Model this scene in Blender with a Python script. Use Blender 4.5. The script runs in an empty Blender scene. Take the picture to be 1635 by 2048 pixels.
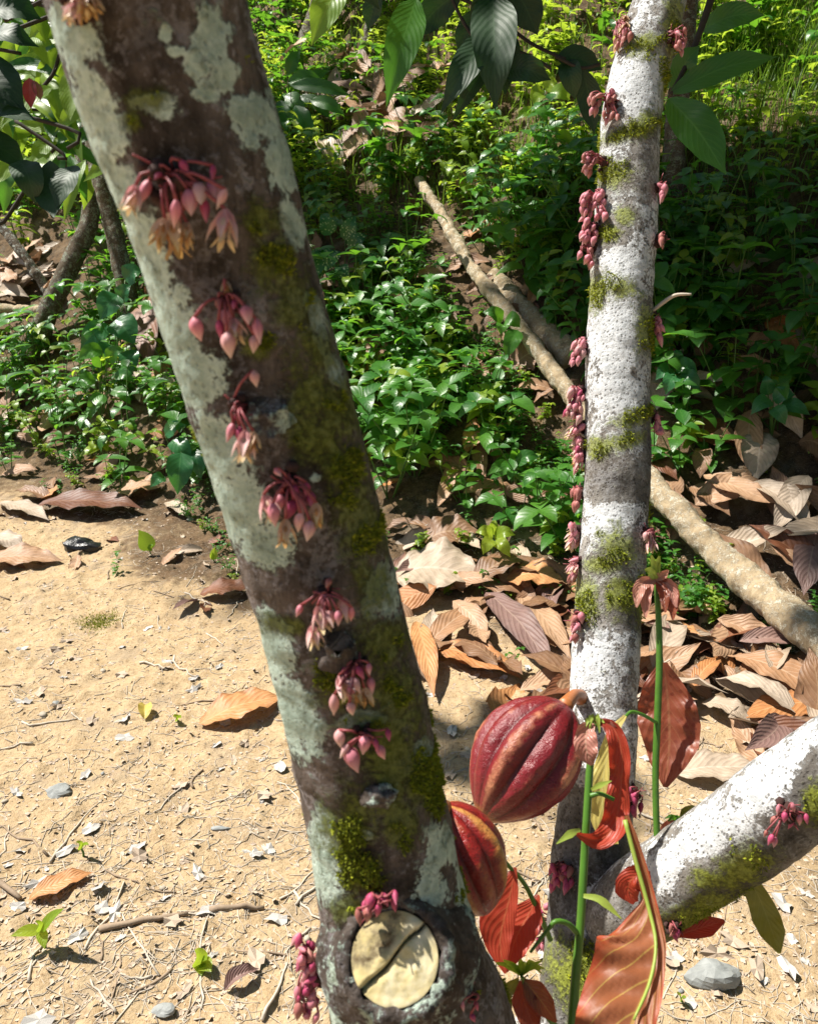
import bpy, math, random
import numpy as np
from mathutils import Vector, Matrix
from mathutils.bvhtree import BVHTree
random.seed(7); RG = np.random.default_rng(11)
R = math.radians; PI = math.pi
sc = bpy.context.scene; C = sc.collection

# ------------------------------------------------------------------ camera, sky, sun
CAMH, PITCH, FPX = 1.10, R(20), 1640.0
CAM = np.array([0, 0, CAMH]); FW = np.array([0, math.cos(PITCH), -math.sin(PITCH)]); UP = np.array([0, math.sin(PITCH), math.cos(PITCH)])
cd = bpy.data.cameras.new('camera'); cam = bpy.data.objects.new('camera', cd); C.objects.link(cam); sc.camera = cam
cam.location = CAM; cam.rotation_euler = (PI/2 - PITCH, 0, 0)
cd.sensor_fit = 'HORIZONTAL'; cd.sensor_width = 36; cd.lens = 36*FPX/1635; cd.clip_start = .02; cd.clip_end = 2000
cd.dof.use_dof = True; cd.dof.focus_distance = 1.25; cd.dof.aperture_fstop = cd.lens/1000/.0017

SUN_EL, SUN_AZ = R(57), R(160)          # azimuth of the sun seen from the place: 180 deg = from -x (left)
sd = Vector((math.cos(SUN_AZ)*math.cos(SUN_EL), math.sin(SUN_AZ)*math.cos(SUN_EL), math.sin(SUN_EL)))   # towards the sun
w = bpy.data.worlds.new('World'); sc.world = w; w.use_nodes = True
sky = w.node_tree.nodes.new('ShaderNodeTexSky'); sky.sky_type = 'NISHITA'; sky.sun_disc = False
sky.sun_elevation = SUN_EL; sky.sun_rotation = math.atan2(sd.x, sd.y)
bg = w.node_tree.nodes['Background']; bg.inputs[1].default_value = .05
w.node_tree.links.new(sky.outputs[0], bg.inputs[0])
sl = bpy.data.lights.new('sun', 'SUN'); sl.energy = 5.0; sl.angle = R(1.2); sl.color = (1, .95, .86)
sun = bpy.data.objects.new('sun', sl); C.objects.link(sun); sun.rotation_euler = sd.to_track_quat('Z', 'Y').to_euler(); sun.location = (-6, 0, 9)
sc.view_settings.view_transform = 'Standard'; sc.view_settings.look = 'None'; sc.view_settings.gamma = 1
sc.view_settings.exposure = .95
sc.render.engine = 'CYCLES'; sc.cycles.max_bounces = 5; sc.cycles.diffuse_bounces = 2; sc.cycles.transmission_bounces = 3; sc.cycles.use_denoising = True

# ------------------------------------------------------------------ numeric helpers
def vnoise(x, y, z=0.0, seed=0):
    x, y, z = np.broadcast_arrays(np.asarray(x, float), np.asarray(y, float), np.asarray(z, float))
    xi, yi, zi = np.floor(x), np.floor(y), np.floor(z)
    fx, fy, fz = x-xi, y-yi, z-zi
    fx, fy, fz = [f*f*(3-2*f) for f in (fx, fy, fz)]
    xi, yi, zi = xi.astype(np.int64), yi.astype(np.int64), zi.astype(np.int64)
    def h(a, b, c):
        n = (a*374761393 + b*668265263 + c*2147483647 + seed*1274126177) & 0xffffffff
        n = ((n ^ (n >> 13))*1274126177) & 0xffffffff
        n = ((n ^ (n >> 15))*2246822519) & 0xffffffff
        return ((n ^ (n >> 16)) & 0xffff)/65535.0
    r = 0
    for a in (0, 1):
        for b in (0, 1):
            for c in (0, 1):
                r = r + h(xi+a, yi+b, zi+c)*(fx if a else 1-fx)*(fy if b else 1-fy)*(fz if c else 1-fz)
    return r
def fbm(x, y, z=0.0, o=4, seed=0):
    a, r, t = 1, 0, 0
    for k in range(o):
        s = 2.03**k; r = r + a*vnoise(np.asarray(x)*s, np.asarray(y)*s, np.asarray(z)*s, seed+k); t += a; a *= .5
    return r/t
def sstep(a, b, x):
    t = np.clip((np.asarray(x, float)-a)/(b-a), 0, 1); return t*t*(3-2*t)
def foot(x): return 2.62 - .50*np.clip(x, -3, 4)
def terrain(x, y):
    x = np.asarray(x, float); y = np.asarray(y, float)
    d = y - foot(x)
    S = .58 + .12*sstep(-1.5, .2, x)
    soft = .18*np.log1p(np.exp(np.clip(d/.18, -30, 30)))
    soft = np.where(soft > 9, 9 + (soft-9)*.35, soft); soft = np.minimum(soft, 30)
    z = S*soft
    z = z + (fbm(x*1.1+5, y*1.1, o=3, seed=3)-.5)*.34*sstep(-.1, .9, d)
    z = z + (fbm(x*.9, y*.9, o=2, seed=9)-.5)*.05
    return z
def W(px, py, d):
    X = (px-817.5)/FPX*d; Yc = (py-1024)/FPX*d
    return CAM + np.array([X, 0, 0]) + FW*d - UP*Yc
def project(P):
    q = P - CAM; d = q@FW
    return 817.5 + q[..., 0]/d*FPX, 1024 - (q@UP)/d*FPX, d
def axis(lo, hi, step, far, g=1.22):
    a = list(np.arange(lo, hi, step)); s = step
    while a[-1] < far: s *= g; a.append(a[-1]+min(s, 12))
    s = step
    while a[0] > -far: s *= g; a.insert(0, a[0]-min(s, 12))
    return np.array(a)
gx = axis(-1.7, 1.7, .0105, 260, 1.10); gy = axis(.7, 4.2, .0125, 260, 1.10)
GX, GY = np.meshgrid(gx, gy); GT = terrain(GX, GY)
def micro(x, y):
    near = sstep(6, 3, np.hypot(x, y))
    a = (fbm(x*9, y*9, o=3, seed=21)-.5)*.020; b = np.maximum(0, fbm(x*48, y*48, o=2, seed=31)-.60)*.045; c = (fbm(x*90, y*90, o=2, seed=33)-.5)*.0055
    return (a+b+c)*near
GZ = GT + micro(GX, GY)
def look(G, x, y):       # height of the sheet at a point
    x = np.asarray(x, float); y = np.asarray(y, float)
    i = np.clip(np.searchsorted(gx, x)-1, 0, len(gx)-2); j = np.clip(np.searchsorted(gy, y)-1, 0, len(gy)-2)
    fx = (x-gx[i])/(gx[i+1]-gx[i]); fy = (y-gy[j])/(gy[j+1]-gy[j])
    return (G[j, i]*(1-fx)+G[j, i+1]*fx)*(1-fy)+(G[j+1, i]*(1-fx)+G[j+1, i+1]*fx)*fy
def terr(x, y): return look(GT, x, y)
def ground(x, y): return look(GZ, x, y)
TT = np.arange(.4, 30, .008)
def T(px, py, up=0.0):
    r = W(px, py, 1.0) - CAM; P = CAM + TT[:, None]*r
    hit = np.nonzero(P[:, 2] < terr(P[:, 0], P[:, 1])+up)[0]
    return P[hit[0]].copy() if len(hit) else P[-1].copy()
def nrm(v):
    v = np.asarray(v, float); return v/(np.linalg.norm(v, axis=-1, keepdims=True)+1e-12)

# ------------------------------------------------------------------ object helpers
def mk(name, V, F, mat, parent=None, uv=None, attrs=None, smooth=True, fm=None):
    me = bpy.data.meshes.new(name)
    me.from_pydata([tuple(v) for v in np.asarray(V, float).tolist()] if len(V) < 3000 else np.asarray(V, float).tolist(), [], F if isinstance(F, list) else np.asarray(F).tolist())
    for m in (mat if isinstance(mat, (list, tuple)) else [mat]): me.materials.append(m)
    if uv is not None:
        l = me.uv_layers.new(name='UVMap'); vi = np.empty(len(me.loops), dtype=np.int32); me.loops.foreach_get('vertex_index', vi)
        l.data.foreach_set('uv', np.asarray(uv, np.float32)[vi].ravel())
    for k, a in (attrs or {}).items():
        at = me.attributes.new(k, 'FLOAT', 'POINT'); at.data.foreach_set('value', np.asarray(a, np.float32).ravel())
    if fm is not None: me.polygons.foreach_set('material_index', np.asarray(fm, np.int32))
    if smooth: me.polygons.foreach_set('use_smooth', np.ones(len(me.polygons), bool))
    me.update()
    o = bpy.data.objects.new(name, me); C.objects.link(o)
    if parent is not None: o.parent = parent
    return o
def link_mesh(name, me, parent=None, M=None):
    o = bpy.data.objects.new(name, me); C.objects.link(o)
    if M is not None: o.matrix_world = M
    if parent is not None: o.parent = parent
    return o
def tag(o, label=None, cat=None, group=None, kind=None):
    if label: o['label'] = label
    if cat: o['category'] = cat
    if group: o['group'] = group
    if kind: o['kind'] = kind
    return o
def empty(name, loc=(0, 0, 0)):
    o = bpy.data.objects.new(name, None); C.objects.link(o); o.empty_display_size = .05; o.location = loc; return o
def put(child, parent):      # parent keeping world position
    child.parent = parent; child.matrix_parent_inverse = Matrix.Translation(parent.location).inverted(); return child
def cat(parts):
    V, F, U, A, n = [], [], [], [], 0
    for p in parts:
        v, f, u = p[:3]; V.append(v); U.append(u if u is not None else np.zeros((len(v), 2))); F += [[i+n for i in q] for q in f]
        A.append(np.full(len(v), p[3] if len(p) > 3 else 0.0)); n += len(v)
    return np.concatenate(V), F, np.concatenate(U), np.concatenate(A)
def resample(P, n):
    P = np.asarray(P, float)
    if len(P) > 2:      # Catmull-Rom through the points
        Q = np.vstack([2*P[0]-P[1], P, 2*P[-1]-P[-2]]); out = []
        for i in range(1, len(Q)-2):
            t = np.linspace(0, 1, 12, endpoint=False)[:, None]
            a, b, c, d = Q[i-1], Q[i], Q[i+1], Q[i+2]
            out.append(.5*((2*b)+(c-a)*t+(2*a-5*b+4*c-d)*t*t+(-a+3*b-3*c+d)*t**3))
        P = np.vstack(out+[P[-1:]])
    s = np.r_[0, np.cumsum(np.linalg.norm(np.diff(P, axis=0), axis=1))]; q = np.linspace(0, s[-1], n)
    return np.stack([np.interp(q, s, P[:, k]) for k in range(P.shape[1])], 1)
def tube(P, r, ns=8, n=None, cap=True):
    P = np.asarray(P, float); r = np.broadcast_to(np.asarray(r, float), (len(P),))
    if n:
        Q = resample(np.c_[P, r], n); P, r = Q[:, :3], Q[:, 3]
    Tn = nrm(np.gradient(P, axis=0)); a = np.array([0, 0, 1.]) if abs(Tn[0][2]) < .9 else np.array([1., 0, 0])
    s = nrm(np.cross(Tn[0], a)); V = []; fr = []
    for i in range(len(P)):
        s = nrm(s - Tn[i]*(s@Tn[i])); b = np.cross(Tn[i], s); fr.append((s, b))
        th = np.linspace(0, 2*PI, ns, endpoint=False)[:, None]
        V.append(P[i] + r[i]*(np.cos(th)*s+np.sin(th)*b))
    V = np.vstack(V); F = []
    for i in range(len(P)-1):
        for j in range(ns):
            k = (j+1) % ns; F.append([i*ns+j, i*ns+k, (i+1)*ns+k, (i+1)*ns+j])
    if cap: F.append(list(range(ns))[::-1]); F.append([(len(P)-1)*ns+j for j in range(ns)])
    uv = np.stack([np.tile(np.arange(ns)/ns, len(P)), np.repeat(np.linspace(0, 1, len(P)), ns)], 1)
    return V, F, uv
def cocoa_profile(t): return np.sin(PI*np.clip(t, 0, 1)**.86)**.8*(1-.5*sstep(.72, 1, t))
def ovate_profile(t): return np.sin(PI*np.clip(t, 0, 1)**.62)**.85*(1-.4*sstep(.7, 1, t))
def ribbon(P, wl, wr=None, hint=(0, 0, 1), n=10, m=4, prof=cocoa_profile, fold=.15, wave=.0, corr=.0, nv=9, cup=0., ph=0.):
    """leaf blade along spine P; wl / wr half widths (number, or list of widths along the blade)"""
    P = resample(P, n+1); t = np.linspace(0, 1, n+1)
    def wid(a):
        if a is None: return None
        return prof(t)*a if np.isscalar(a) else np.interp(t, np.linspace(0, 1, len(a)), a)
    wl = wid(wl); wr = wl if wr is None else wid(wr)
    Tn = nrm(np.gradient(P, axis=0)); h = np.asarray(hint, float)
    side = nrm(np.cross(h, Tn)); N = np.cross(Tn, side)
    V = []; U = []
    for j in range(2*m+1):
        u = (j-m)/m; ww = (wr if u > 0 else wl); off = u*ww
        lift = fold*np.abs(off) + cup*(ww*u*u) + wave*ww*abs(u)**1.5*np.sin(2*PI*(t*2.6+ph)+u*2.2) + wave*.5*ww*abs(u)*np.sin(2*PI*(t*6.3+ph*2)-u)
        lift = lift + corr*ww*np.cos(2*PI*nv*(t-.30*abs(u)*np.minimum(1, .6)))*abs(u)**.5*(1-abs(u)**3)
        V.append(P + side*off[:, None] + N*lift[:, None]); U.append(np.stack([np.full(n+1, u*.5+.5), t], 1))
    V = np.stack(V, 1).reshape(-1, 3); U = np.stack(U, 1).reshape(-1, 2); k = 2*m+1; F = []
    for i in range(n):
        for j in range(2*m): F.append([i*k+j, i*k+j+1, (i+1)*k+j+1, (i+1)*k+j])
    return V, F, U

# ------------------------------------------------------------------ materials
class NT:
    def __init__(s, name):
        s.m = bpy.data.materials.new(name); s.m.use_nodes = True; s.t = s.m.node_tree
        s.b = s.t.nodes['Principled BSDF']; s.out = s.t.nodes['Material Output']
    def n(s, typ, ins=None, out=0, **props):
        nd = s.t.nodes.new(typ)
        for k, v in props.items(): setattr(nd, k, v)
        for k, v in (ins or {}).items():
            if isinstance(v, bpy.types.NodeSocket): s.t.links.new(v, nd.inputs[k])
            else: nd.inputs[k].default_value = v
        return nd.outputs[out]
    def math(s, op, a, b=0.0, c=0.0, clamp=False):
        return s.n('ShaderNodeMath', {0: a, 1: b, 2: c}, operation=op, use_clamp=clamp)
    def mix(s, f, a, b, mode='MIX'):
        a = (*a, 1) if isinstance(a, tuple) and len(a) == 3 else a; b = (*b, 1) if isinstance(b, tuple) and len(b) == 3 else b
        return s.n('ShaderNodeMix', {0: f, 6: a, 7: b}, out=2, data_type='RGBA', blend_type=mode)
    def ss(s, x, lo, hi, a=0.0, b=1.0):
        return s.n('ShaderNodeMapRange', {0: x, 1: lo, 2: hi, 3: a, 4: b}, interpolation_type='SMOOTHSTEP')
    def noise(s, scale, vec=None, detail=4, rough=.55, dist=0.0):
        return s.n('ShaderNodeTexNoise', {'Vector': vec if vec is not None else s.pos(), 'Scale': scale, 'Detail': detail, 'Roughness': rough, 'Distortion': dist})
    def vor(s, scale, vec=None, feature='F1', out=0):
        return s.n('ShaderNodeTexVoronoi', {'Vector': vec if vec is not None else s.pos(), 'Scale': scale}, out=out, feature=feature)
    def pos(s):
        if not hasattr(s, '_p'): s._p = s.n('ShaderNodeTexCoord', out=3)
        return s._p
    def attr(s, name): return s.n('ShaderNodeAttribute', out=2, attribute_name=name)
    def bump(s, h, strength=.5, dist=.002, prev=None):
        ins = {'Height': h, 'Strength': strength, 'Distance': dist}
        if prev is not None: ins['Normal'] = prev
        return s.n('ShaderNodeBump', ins)
    def fin(s, col, rough=.6, normal=None, spec=.5, trans=0.0, tcol=None):
        def st(k, v):
            if isinstance(v, bpy.types.NodeSocket): s.t.links.new(v, s.b.inputs[k])
            else: s.b.inputs[k].default_value = (*v, 1) if isinstance(v, tuple) and len(v) == 3 else v
        st('Base Color', col); st('Roughness', rough); st('Specular IOR Level', spec)
        if normal is not None: st('Normal', normal)
        if trans:
            tr = s.n('ShaderNodeBsdfTranslucent', {'Color': tcol if tcol is not None else col})
            mx = s.n('ShaderNodeMixShader', {0: trans, 1: s.b.outputs[0], 2: tr}); s.t.links.new(mx, s.out.inputs[0])
        return s.m
def leaf_mat(name, c1, c2, vein, nv=9, rough=.45, trans=.3, tcol=None, spots=None, veinw=.5, edge=None, spec=.5, bumpd=.0012, slope=.30):
    k = NT(name)
    uv = k.n('ShaderNodeSeparateXYZ', {0: k.n('ShaderNodeUVMap', uv_map='UVMap')}); u0 = uv; v0 = uv.node.outputs[1]
    au = k.math('ABSOLUTE', k.math('MULTIPLY_ADD', u0, 2.0, -1.0))
    rnd = k.math('FRACT', k.math('ADD', k.n('ShaderNodeObjectInfo', out=5), k.attr('tint')))
    mid = k.ss(au, .02, .065, 1, 0)
    ph = k.math('MULTIPLY', k.math('SUBTRACT', v0, k.math('MULTIPLY', k.math('POWER', au, 1.25), slope)), nv)
    tri = k.math('ABSOLUTE', k.math('SUBTRACT', k.math('FRACT', ph), .5))
    sv = k.math('MULTIPLY', k.ss(tri, .0, .07, 1, 0), k.ss(au, .75, 1, 1, .2))
    vm = k.math('MAXIMUM', mid, sv)
    base = k.mix(rnd, c1, c2)
    mot = k.noise(38, detail=5)
    base = k.mix(k.ss(mot, .35, .75, 0, .45), base, tuple(x*.55 for x in c1))
    if edge: base = k.mix(k.math('MULTIPLY', k.ss(k.math('ADD', au, k.math('MULTIPLY', k.math('SUBTRACT', mot, .5), .8)), .7, 1.05), .8), base, edge)
    if spots: base = k.mix(k.ss(k.vor(spots[1]), .22, .34, 1, 0), base, spots[0])
    col = k.mix(k.math('MULTIPLY', vm, veinw), base, vein)
    h = k.math('ADD', k.math('MULTIPLY', tri, 1.0), k.math('MULTIPLY', k.noise(160, detail=3), .35))
    return k.fin(col, rough, k.bump(h, .55, bumpd), spec, trans, k.mix(.0, tcol, tcol) if tcol else col)
M = {}
# green foliage
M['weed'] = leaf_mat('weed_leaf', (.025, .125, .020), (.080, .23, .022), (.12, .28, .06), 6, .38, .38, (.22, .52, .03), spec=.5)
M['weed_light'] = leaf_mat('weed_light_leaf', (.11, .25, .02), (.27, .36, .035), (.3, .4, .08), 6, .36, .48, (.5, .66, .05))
M['arrow'] = leaf_mat('arrow_leaf', (.025, .13, .045), (.05, .19, .06), (.12, .3, .12), 7, .33, .3, (.12, .4, .05))
M['speckle'] = leaf_mat('speckle_leaf', (.02, .11, .03), (.04, .15, .04), (.08, .2, .06), 7, .4, .25, (.1, .35, .05), spots=((.5, .62, .30), 95))
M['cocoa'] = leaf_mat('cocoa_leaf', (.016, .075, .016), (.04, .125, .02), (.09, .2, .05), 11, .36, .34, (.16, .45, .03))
M['cocoa_shaded'] = leaf_mat('cocoa_shaded_leaf', (.008, .032, .010), (.014, .048, .012), (.03, .075, .025), 11, .58, .08, (.05, .2, .02))  # cocoa leaf copy with canopy shade put into its darker colour
M['cocoa_young'] = leaf_mat('cocoa_young_leaf', (.13, .27, .02), (.22, .34, .03), (.3, .42, .08), 11, .42, .45, (.4, .6, .04))
M['grass'] = leaf_mat('grass_blade', (.06, .17, .02), (.16, .27, .03), (.15, .3, .05), 1, .5, .4, (.3, .5, .04))
# dead leaves
dl = [('tan', (.36, .19, .095), (.44, .27, .16), (.52, .37, .25)), ('orange', (.46, .19, .065), (.52, .25, .10), (.60, .36, .18)), ('mauve', (.20, .115, .10), (.27, .16, .13), (.36, .25, .2)),
      ('rust', (.13, .042, .018), (.21, .075, .03), (.27, .12, .06)), ('pale', (.40, .30, .21), (.50, .40, .31), (.56, .47, .38)), ('brown', (.20, .10, .05), (.29, .155, .08), (.36, .23, .13))]
for n_, a, b, v in dl: M[n_] = leaf_mat('dead_leaf_'+n_, a, b, v, 11, .55, .12, None, veinw=.55, edge=tuple(x*.6 for x in a), bumpd=.003)
# red flush leaves of the shoots
M['red'] = leaf_mat('red_leaf', (.33, .03, .016), (.38, .05, .02), (.46, .17, .07), 9, .48, .3, (.6, .05, .02), edge=(.24, .02, .01), slope=.42)
M['redbrown'] = leaf_mat('red_brown_leaf', (.20, .05, .025), (.24, .065, .03), (.28, .13, .06), 9, .42, .25, (.55, .09, .03), spots=((.14, .03, .015), 150), slope=.42)
M['copper'] = leaf_mat('copper_leaf', (.25, .085, .035), (.29, .105, .045), (.42, .28, .07), 7, .5, .25, (.6, .14, .04), edge=(.36, .045, .015), veinw=.85, slope=.42)
M['pinkleaf'] = leaf_mat('pink_wilt_leaf', (.46, .19, .15), (.52, .26, .18), (.6, .45, .3), 9, .42, .25, (.6, .2, .12))
M['yellow'] = leaf_mat('yellow_leaf', (.55, .44, .10), (.62, .52, .16), (.66, .58, .25), 9, .45, .3, (.7, .55, .1))
M['olive'] = leaf_mat('olive_leaf', (.20, .21, .03), (.25, .22, .04), (.32, .32, .08), 9, .42, .3, (.35, .33, .04))
def plain(name, c, rough=.6, sc_=60, amt=.35, bumpd=.001, spec=.4, trans=0, bs=.5):
    k = NT(name); nz = k.noise(sc_); rnd = k.n('ShaderNodeObjectInfo', out=5)
    col = k.mix(k.ss(nz, .3, .7, 0, amt), c, tuple(x*.35 for x in c)); col = k.mix(k.math('MULTIPLY', rnd, .4), col, tuple(min(.9, x*1.25) for x in c))
    return k.fin(col, rough, k.bump(k.noise(sc_*3, detail=5), bs, bumpd), spec, trans)
M['shoot'] = plain('shoot_stem', (.075, .19, .022), .42, 60, .45, .0004, trans=.1)
M['petiole'] = plain('petiole', (.28, .36, .06), .45, 60, .2, .0004, trans=.15)
M['petiole_red'] = plain('petiole_red', (.38, .13, .04), .45, 60, .3, .0004)
M['twig'] = plain('twig', (.30, .22, .15), .8, 90, .6, .001)
M['twig_pale'] = plain('twig_pale', (.52, .45, .36), .8, 90, .5, .001)
M['branch_dark'] = plain('dark_branch', (.035, .028, .02), .85, 60, .5, .002)
M['pebble'] = plain('pebble', (.27, .28, .27), .7, 70, .4, .0012)
M['pebble_warm'] = plain('pebble_warm', (.42, .36, .28), .75, 70, .4, .0012)
M['char'] = plain('charred_lump', (.018, .018, .02), .32, 50, .4, .004)
M['scrap'] = plain('leaf_scrap', (.46, .36, .27), .75, 90, .55, .001)
M['scrap_grey'] = plain('leaf_scrap_grey', (.52, .49, .45), .75, 90, .5, .001)
M['stem_weed'] = plain('weed_stem', (.07, .15, .03), .5, 60, .3, .0005)
M['moss'] = (lambda k: k.fin(k.mix(k.attr('tint'), (.07, .10, .008), (.34, .37, .025)), .75, None, .2, .25, k.mix(.0, (.3, .34, .03), (0, 0, 0))))(NT('moss'))
M['pedicel'] = plain('pedicel', (.28, .06, .07), .5, 100, .4, .0003)
M['cushion'] = plain('flower_cushion', (.05, .022, .018), .9, 160, .6, .002)
def bud_mat(name, c, tip):
    k = NT(name); g = k.n('ShaderNodeSeparateXYZ', {0: k.n('ShaderNodeUVMap', uv_map='UVMap')}).node.outputs[1]
    rnd = k.n('ShaderNodeObjectInfo', out=5)
    col = k.mix(k.ss(g, .35, 1.0, 0, .75), c, tip); col = k.mix(k.math('MULTIPLY', rnd, .45), col, tuple(x*.6 for x in c))
    u5 = k.n('ShaderNodeSeparateXYZ', {0: k.n('ShaderNodeUVMap', uv_map='UVMap')}); rib = k.math('ABSOLUTE', k.math('SUBTRACT', k.math('FRACT', k.math('MULTIPLY', u5, 5.0)), .5)); col = k.mix(k.ss(rib, .30, .5, 0, .45), col, tuple(x*.55 for x in c)); col = k.mix(k.ss(k.noise(420, detail=5), .4, .75, 0, .4), col, tuple(x*.6 for x in c))
    return k.fin(col, .5, None, .35, .22)
M['bud'] = bud_mat('bud_pink', (.76, .27, .33), (.86, .66, .58))
M['bud_magenta'] = bud_mat('bud_magenta', (.55, .08, .18), (.70, .27, .34))
M['bud_pale'] = bud_mat('bud_pale', (.80, .42, .42), (.86, .76, .62))
M['bud_dusky'] = bud_mat('bud_dusky', (.48, .17, .15), (.62, .36, .30))
M['petal'] = bud_mat('petal_cream', (.74, .50, .36), (.80, .66, .26))
M['petal_orange'] = bud_mat('petal_orange', (.58, .28, .12), (.66, .44, .12))

def bark_mat(name, base1, base2, lich1, lich2, mossc, lent=0.0, film=(.3, .28, .28), filmamt=.6, fine=150):
    k = NT(name); p = k.pos()
    n1 = k.noise(16, detail=7, rough=.68); n2 = k.noise(70, detail=7, rough=.72); n3 = k.noise(300, detail=5, rough=.65); n4 = k.noise(30, detail=8, rough=.72, dist=.8); n5 = k.noise(7, detail=4)
    st = k.noise(55, k.n('ShaderNodeVectorMath', {0: p, 1: (1.6, 1.6, .35)}, operation='MULTIPLY'), detail=7, rough=.75)      # lengthwise fibre
    col = k.mix(k.ss(st, .3, .7), base1, base2)
    col = k.mix(k.ss(n1, .45, .7, 0, .65), col, tuple(x*.4 for x in base1))
    col = k.mix(k.math('MULTIPLY', k.ss(k.math('ADD', n4, k.math('MULTIPLY', k.math('SUBTRACT', n3, .5), .8)), .48, .62), filmamt), col, film)      # thin grey crust
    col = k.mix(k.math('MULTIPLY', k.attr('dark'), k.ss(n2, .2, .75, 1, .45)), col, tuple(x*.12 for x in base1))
    d4 = k.math('MULTIPLY', k.math('SUBTRACT', n4, .5), 1.25); d2 = k.math('MULTIPLY', k.math('SUBTRACT', n2, .5), 1.35); d3 = k.math('MULTIPLY', k.math('SUBTRACT', n3, .5), .75)
    lf = k.math('ADD', k.attr('lich'), k.math('ADD', d4, k.math('ADD', d2, d3)))
    lm = k.ss(lf, .44, .60)
    lcol = k.mix(k.ss(n3, .3, .7), lich1, lich2); lcol = k.mix(k.ss(n2, .42, .66, 0, .75), lcol, tuple(x*.62 for x in lich1)); lcol = k.mix(k.ss(n5, .4, .65, 0, .5), lcol, tuple(x*.75 for x in lich1))
    rim = k.math('MULTIPLY', k.ss(lf, .5, .6), k.ss(lf, .62, .72, 1, 0)); lcol = k.mix(k.math('MULTIPLY', rim, .35), lcol, tuple(min(.85, x*1.2) for x in lich2))
    col = k.mix(lm, col, lcol)
    lv = k.vor(fine, k.n('ShaderNodeVectorMath', {0: p, 1: (1, 1, .7)}, operation='MULTIPLY'))
    pit = k.ss(k.math('ADD', lv, k.math('MULTIPLY', n2, .55)), .42, .60, 1, 0)
    col = k.mix(k.math('MULTIPLY', pit, lent), col, (.045, .037, .032))
    mf = k.math('ADD', k.attr('moss'), k.math('ADD', k.math('MULTIPLY', d4, .8), k.math('ADD', d2, d3)))
    mm = k.ss(mf, .40, .85); mcol = k.mix(k.ss(n3, .3, .75), mossc, tuple(min(1, x*2.6) for x in mossc))
    col = k.mix(k.math('MULTIPLY', mm, .85), col, mcol)
    h = k.math('ADD', k.math('MULTIPLY', n2, .8), k.math('ADD', k.math('MULTIPLY', n3, .5), k.math('ADD', k.math('MULTIPLY', lm, .35), k.math('ADD', k.math('MULTIPLY', mm, .7), k.math('MULTIPLY', pit, -.6*lent)))))
    h = k.math('ADD', h, k.math('MULTIPLY', st, .7))
    return k.fin(col, .88, k.bump(h, .9, .0025), .2)
M['bark1'] = bark_mat('mossy_bark', (.050, .036, .026), (.21, .17, .15), (.36, .46, .38), (.54, .63, .55), (.060, .070, .009), .3, (.34, .31, .32), .85, 260)
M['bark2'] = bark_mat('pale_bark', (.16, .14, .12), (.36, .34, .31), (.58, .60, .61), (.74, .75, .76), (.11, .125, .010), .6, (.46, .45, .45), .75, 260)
M['bark3'] = bark_mat('background_bark', (.07, .05, .03), (.17, .13, .09), (.42, .45, .40), (.55, .58, .52), (.07, .09, .010))
M['log'] = bark_mat('log_bark', (.34, .25, .15), (.50, .40, .26), (.56, .50, .38), (.64, .58, .46), (.1, .1, .02), .25, (.45, .40, .31), .5)
def cut_wood():
    k = NT('cut_wood'); n1 = k.noise(45, detail=6, rough=.7); n2 = k.noise(170, detail=4)
    col = k.mix(k.ss(n1, .35, .7), (.58, .47, .22), (.68, .62, .44)); col = k.mix(k.ss(n2, .58, .72, 0, .5), col, (.34, .25, .08))
    col = k.mix(k.math('MULTIPLY', k.attr('dark'), k.ss(n1, .35, .6)), col, (.09, .055, .02))
    return k.fin(col, .7, k.bump(n2, .5, .001), .3)
M['cut'] = cut_wood()
def pod_mat(name, lo, hi, tip):
    k = NT(name); rg = k.attr('ridge'); n1 = k.noise(22, detail=6, rough=.65); n2 = k.noise(150, detail=6, rough=.65); n3 = k.noise(480, detail=4); n4 = k.noise(60, detail=6, rough=.7)
    f = k.math('ADD', rg, k.math('ADD', k.math('MULTIPLY', k.math('SUBTRACT', n1, .5), 1.5), k.math('MULTIPLY', k.math('SUBTRACT', n2, .5), .5)))
    col = k.mix(k.ss(f, .70, 1.2), lo, hi); col = k.mix(k.ss(rg, .12, .42, .75, 0), col, tuple(x*.35 for x in lo)); col = k.mix(k.ss(n4, .5, .72, 0, .6), col, tuple(x*.45 for x in lo)); col = k.mix(k.ss(k.attr('tip'), .5, 1, 0, .7), col, tip)
    col = k.mix(k.ss(n3, .6, .75, 0, .5), col, (.07, .02, .015)); col = k.mix(k.ss(k.vor(300), .10, .2, .6, 0), col, (.05, .02, .015))
    return k.fin(col, k.ss(n2, .3, .75, .24, .46), k.bump(k.math('ADD', k.math('MULTIPLY', n2, .7), k.math('ADD', n4, k.math('MULTIPLY', n3, .2))), .55, .0032), .5)
M['pod'] = pod_mat('pod_red_orange', (.17, .010, .015), (.46, .19, .10), (.30, .13, .02))
M['pod2'] = pod_mat('pod_yellow_red', (.24, .014, .012), (.50, .24, .06), (.24, .014, .012))
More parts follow.
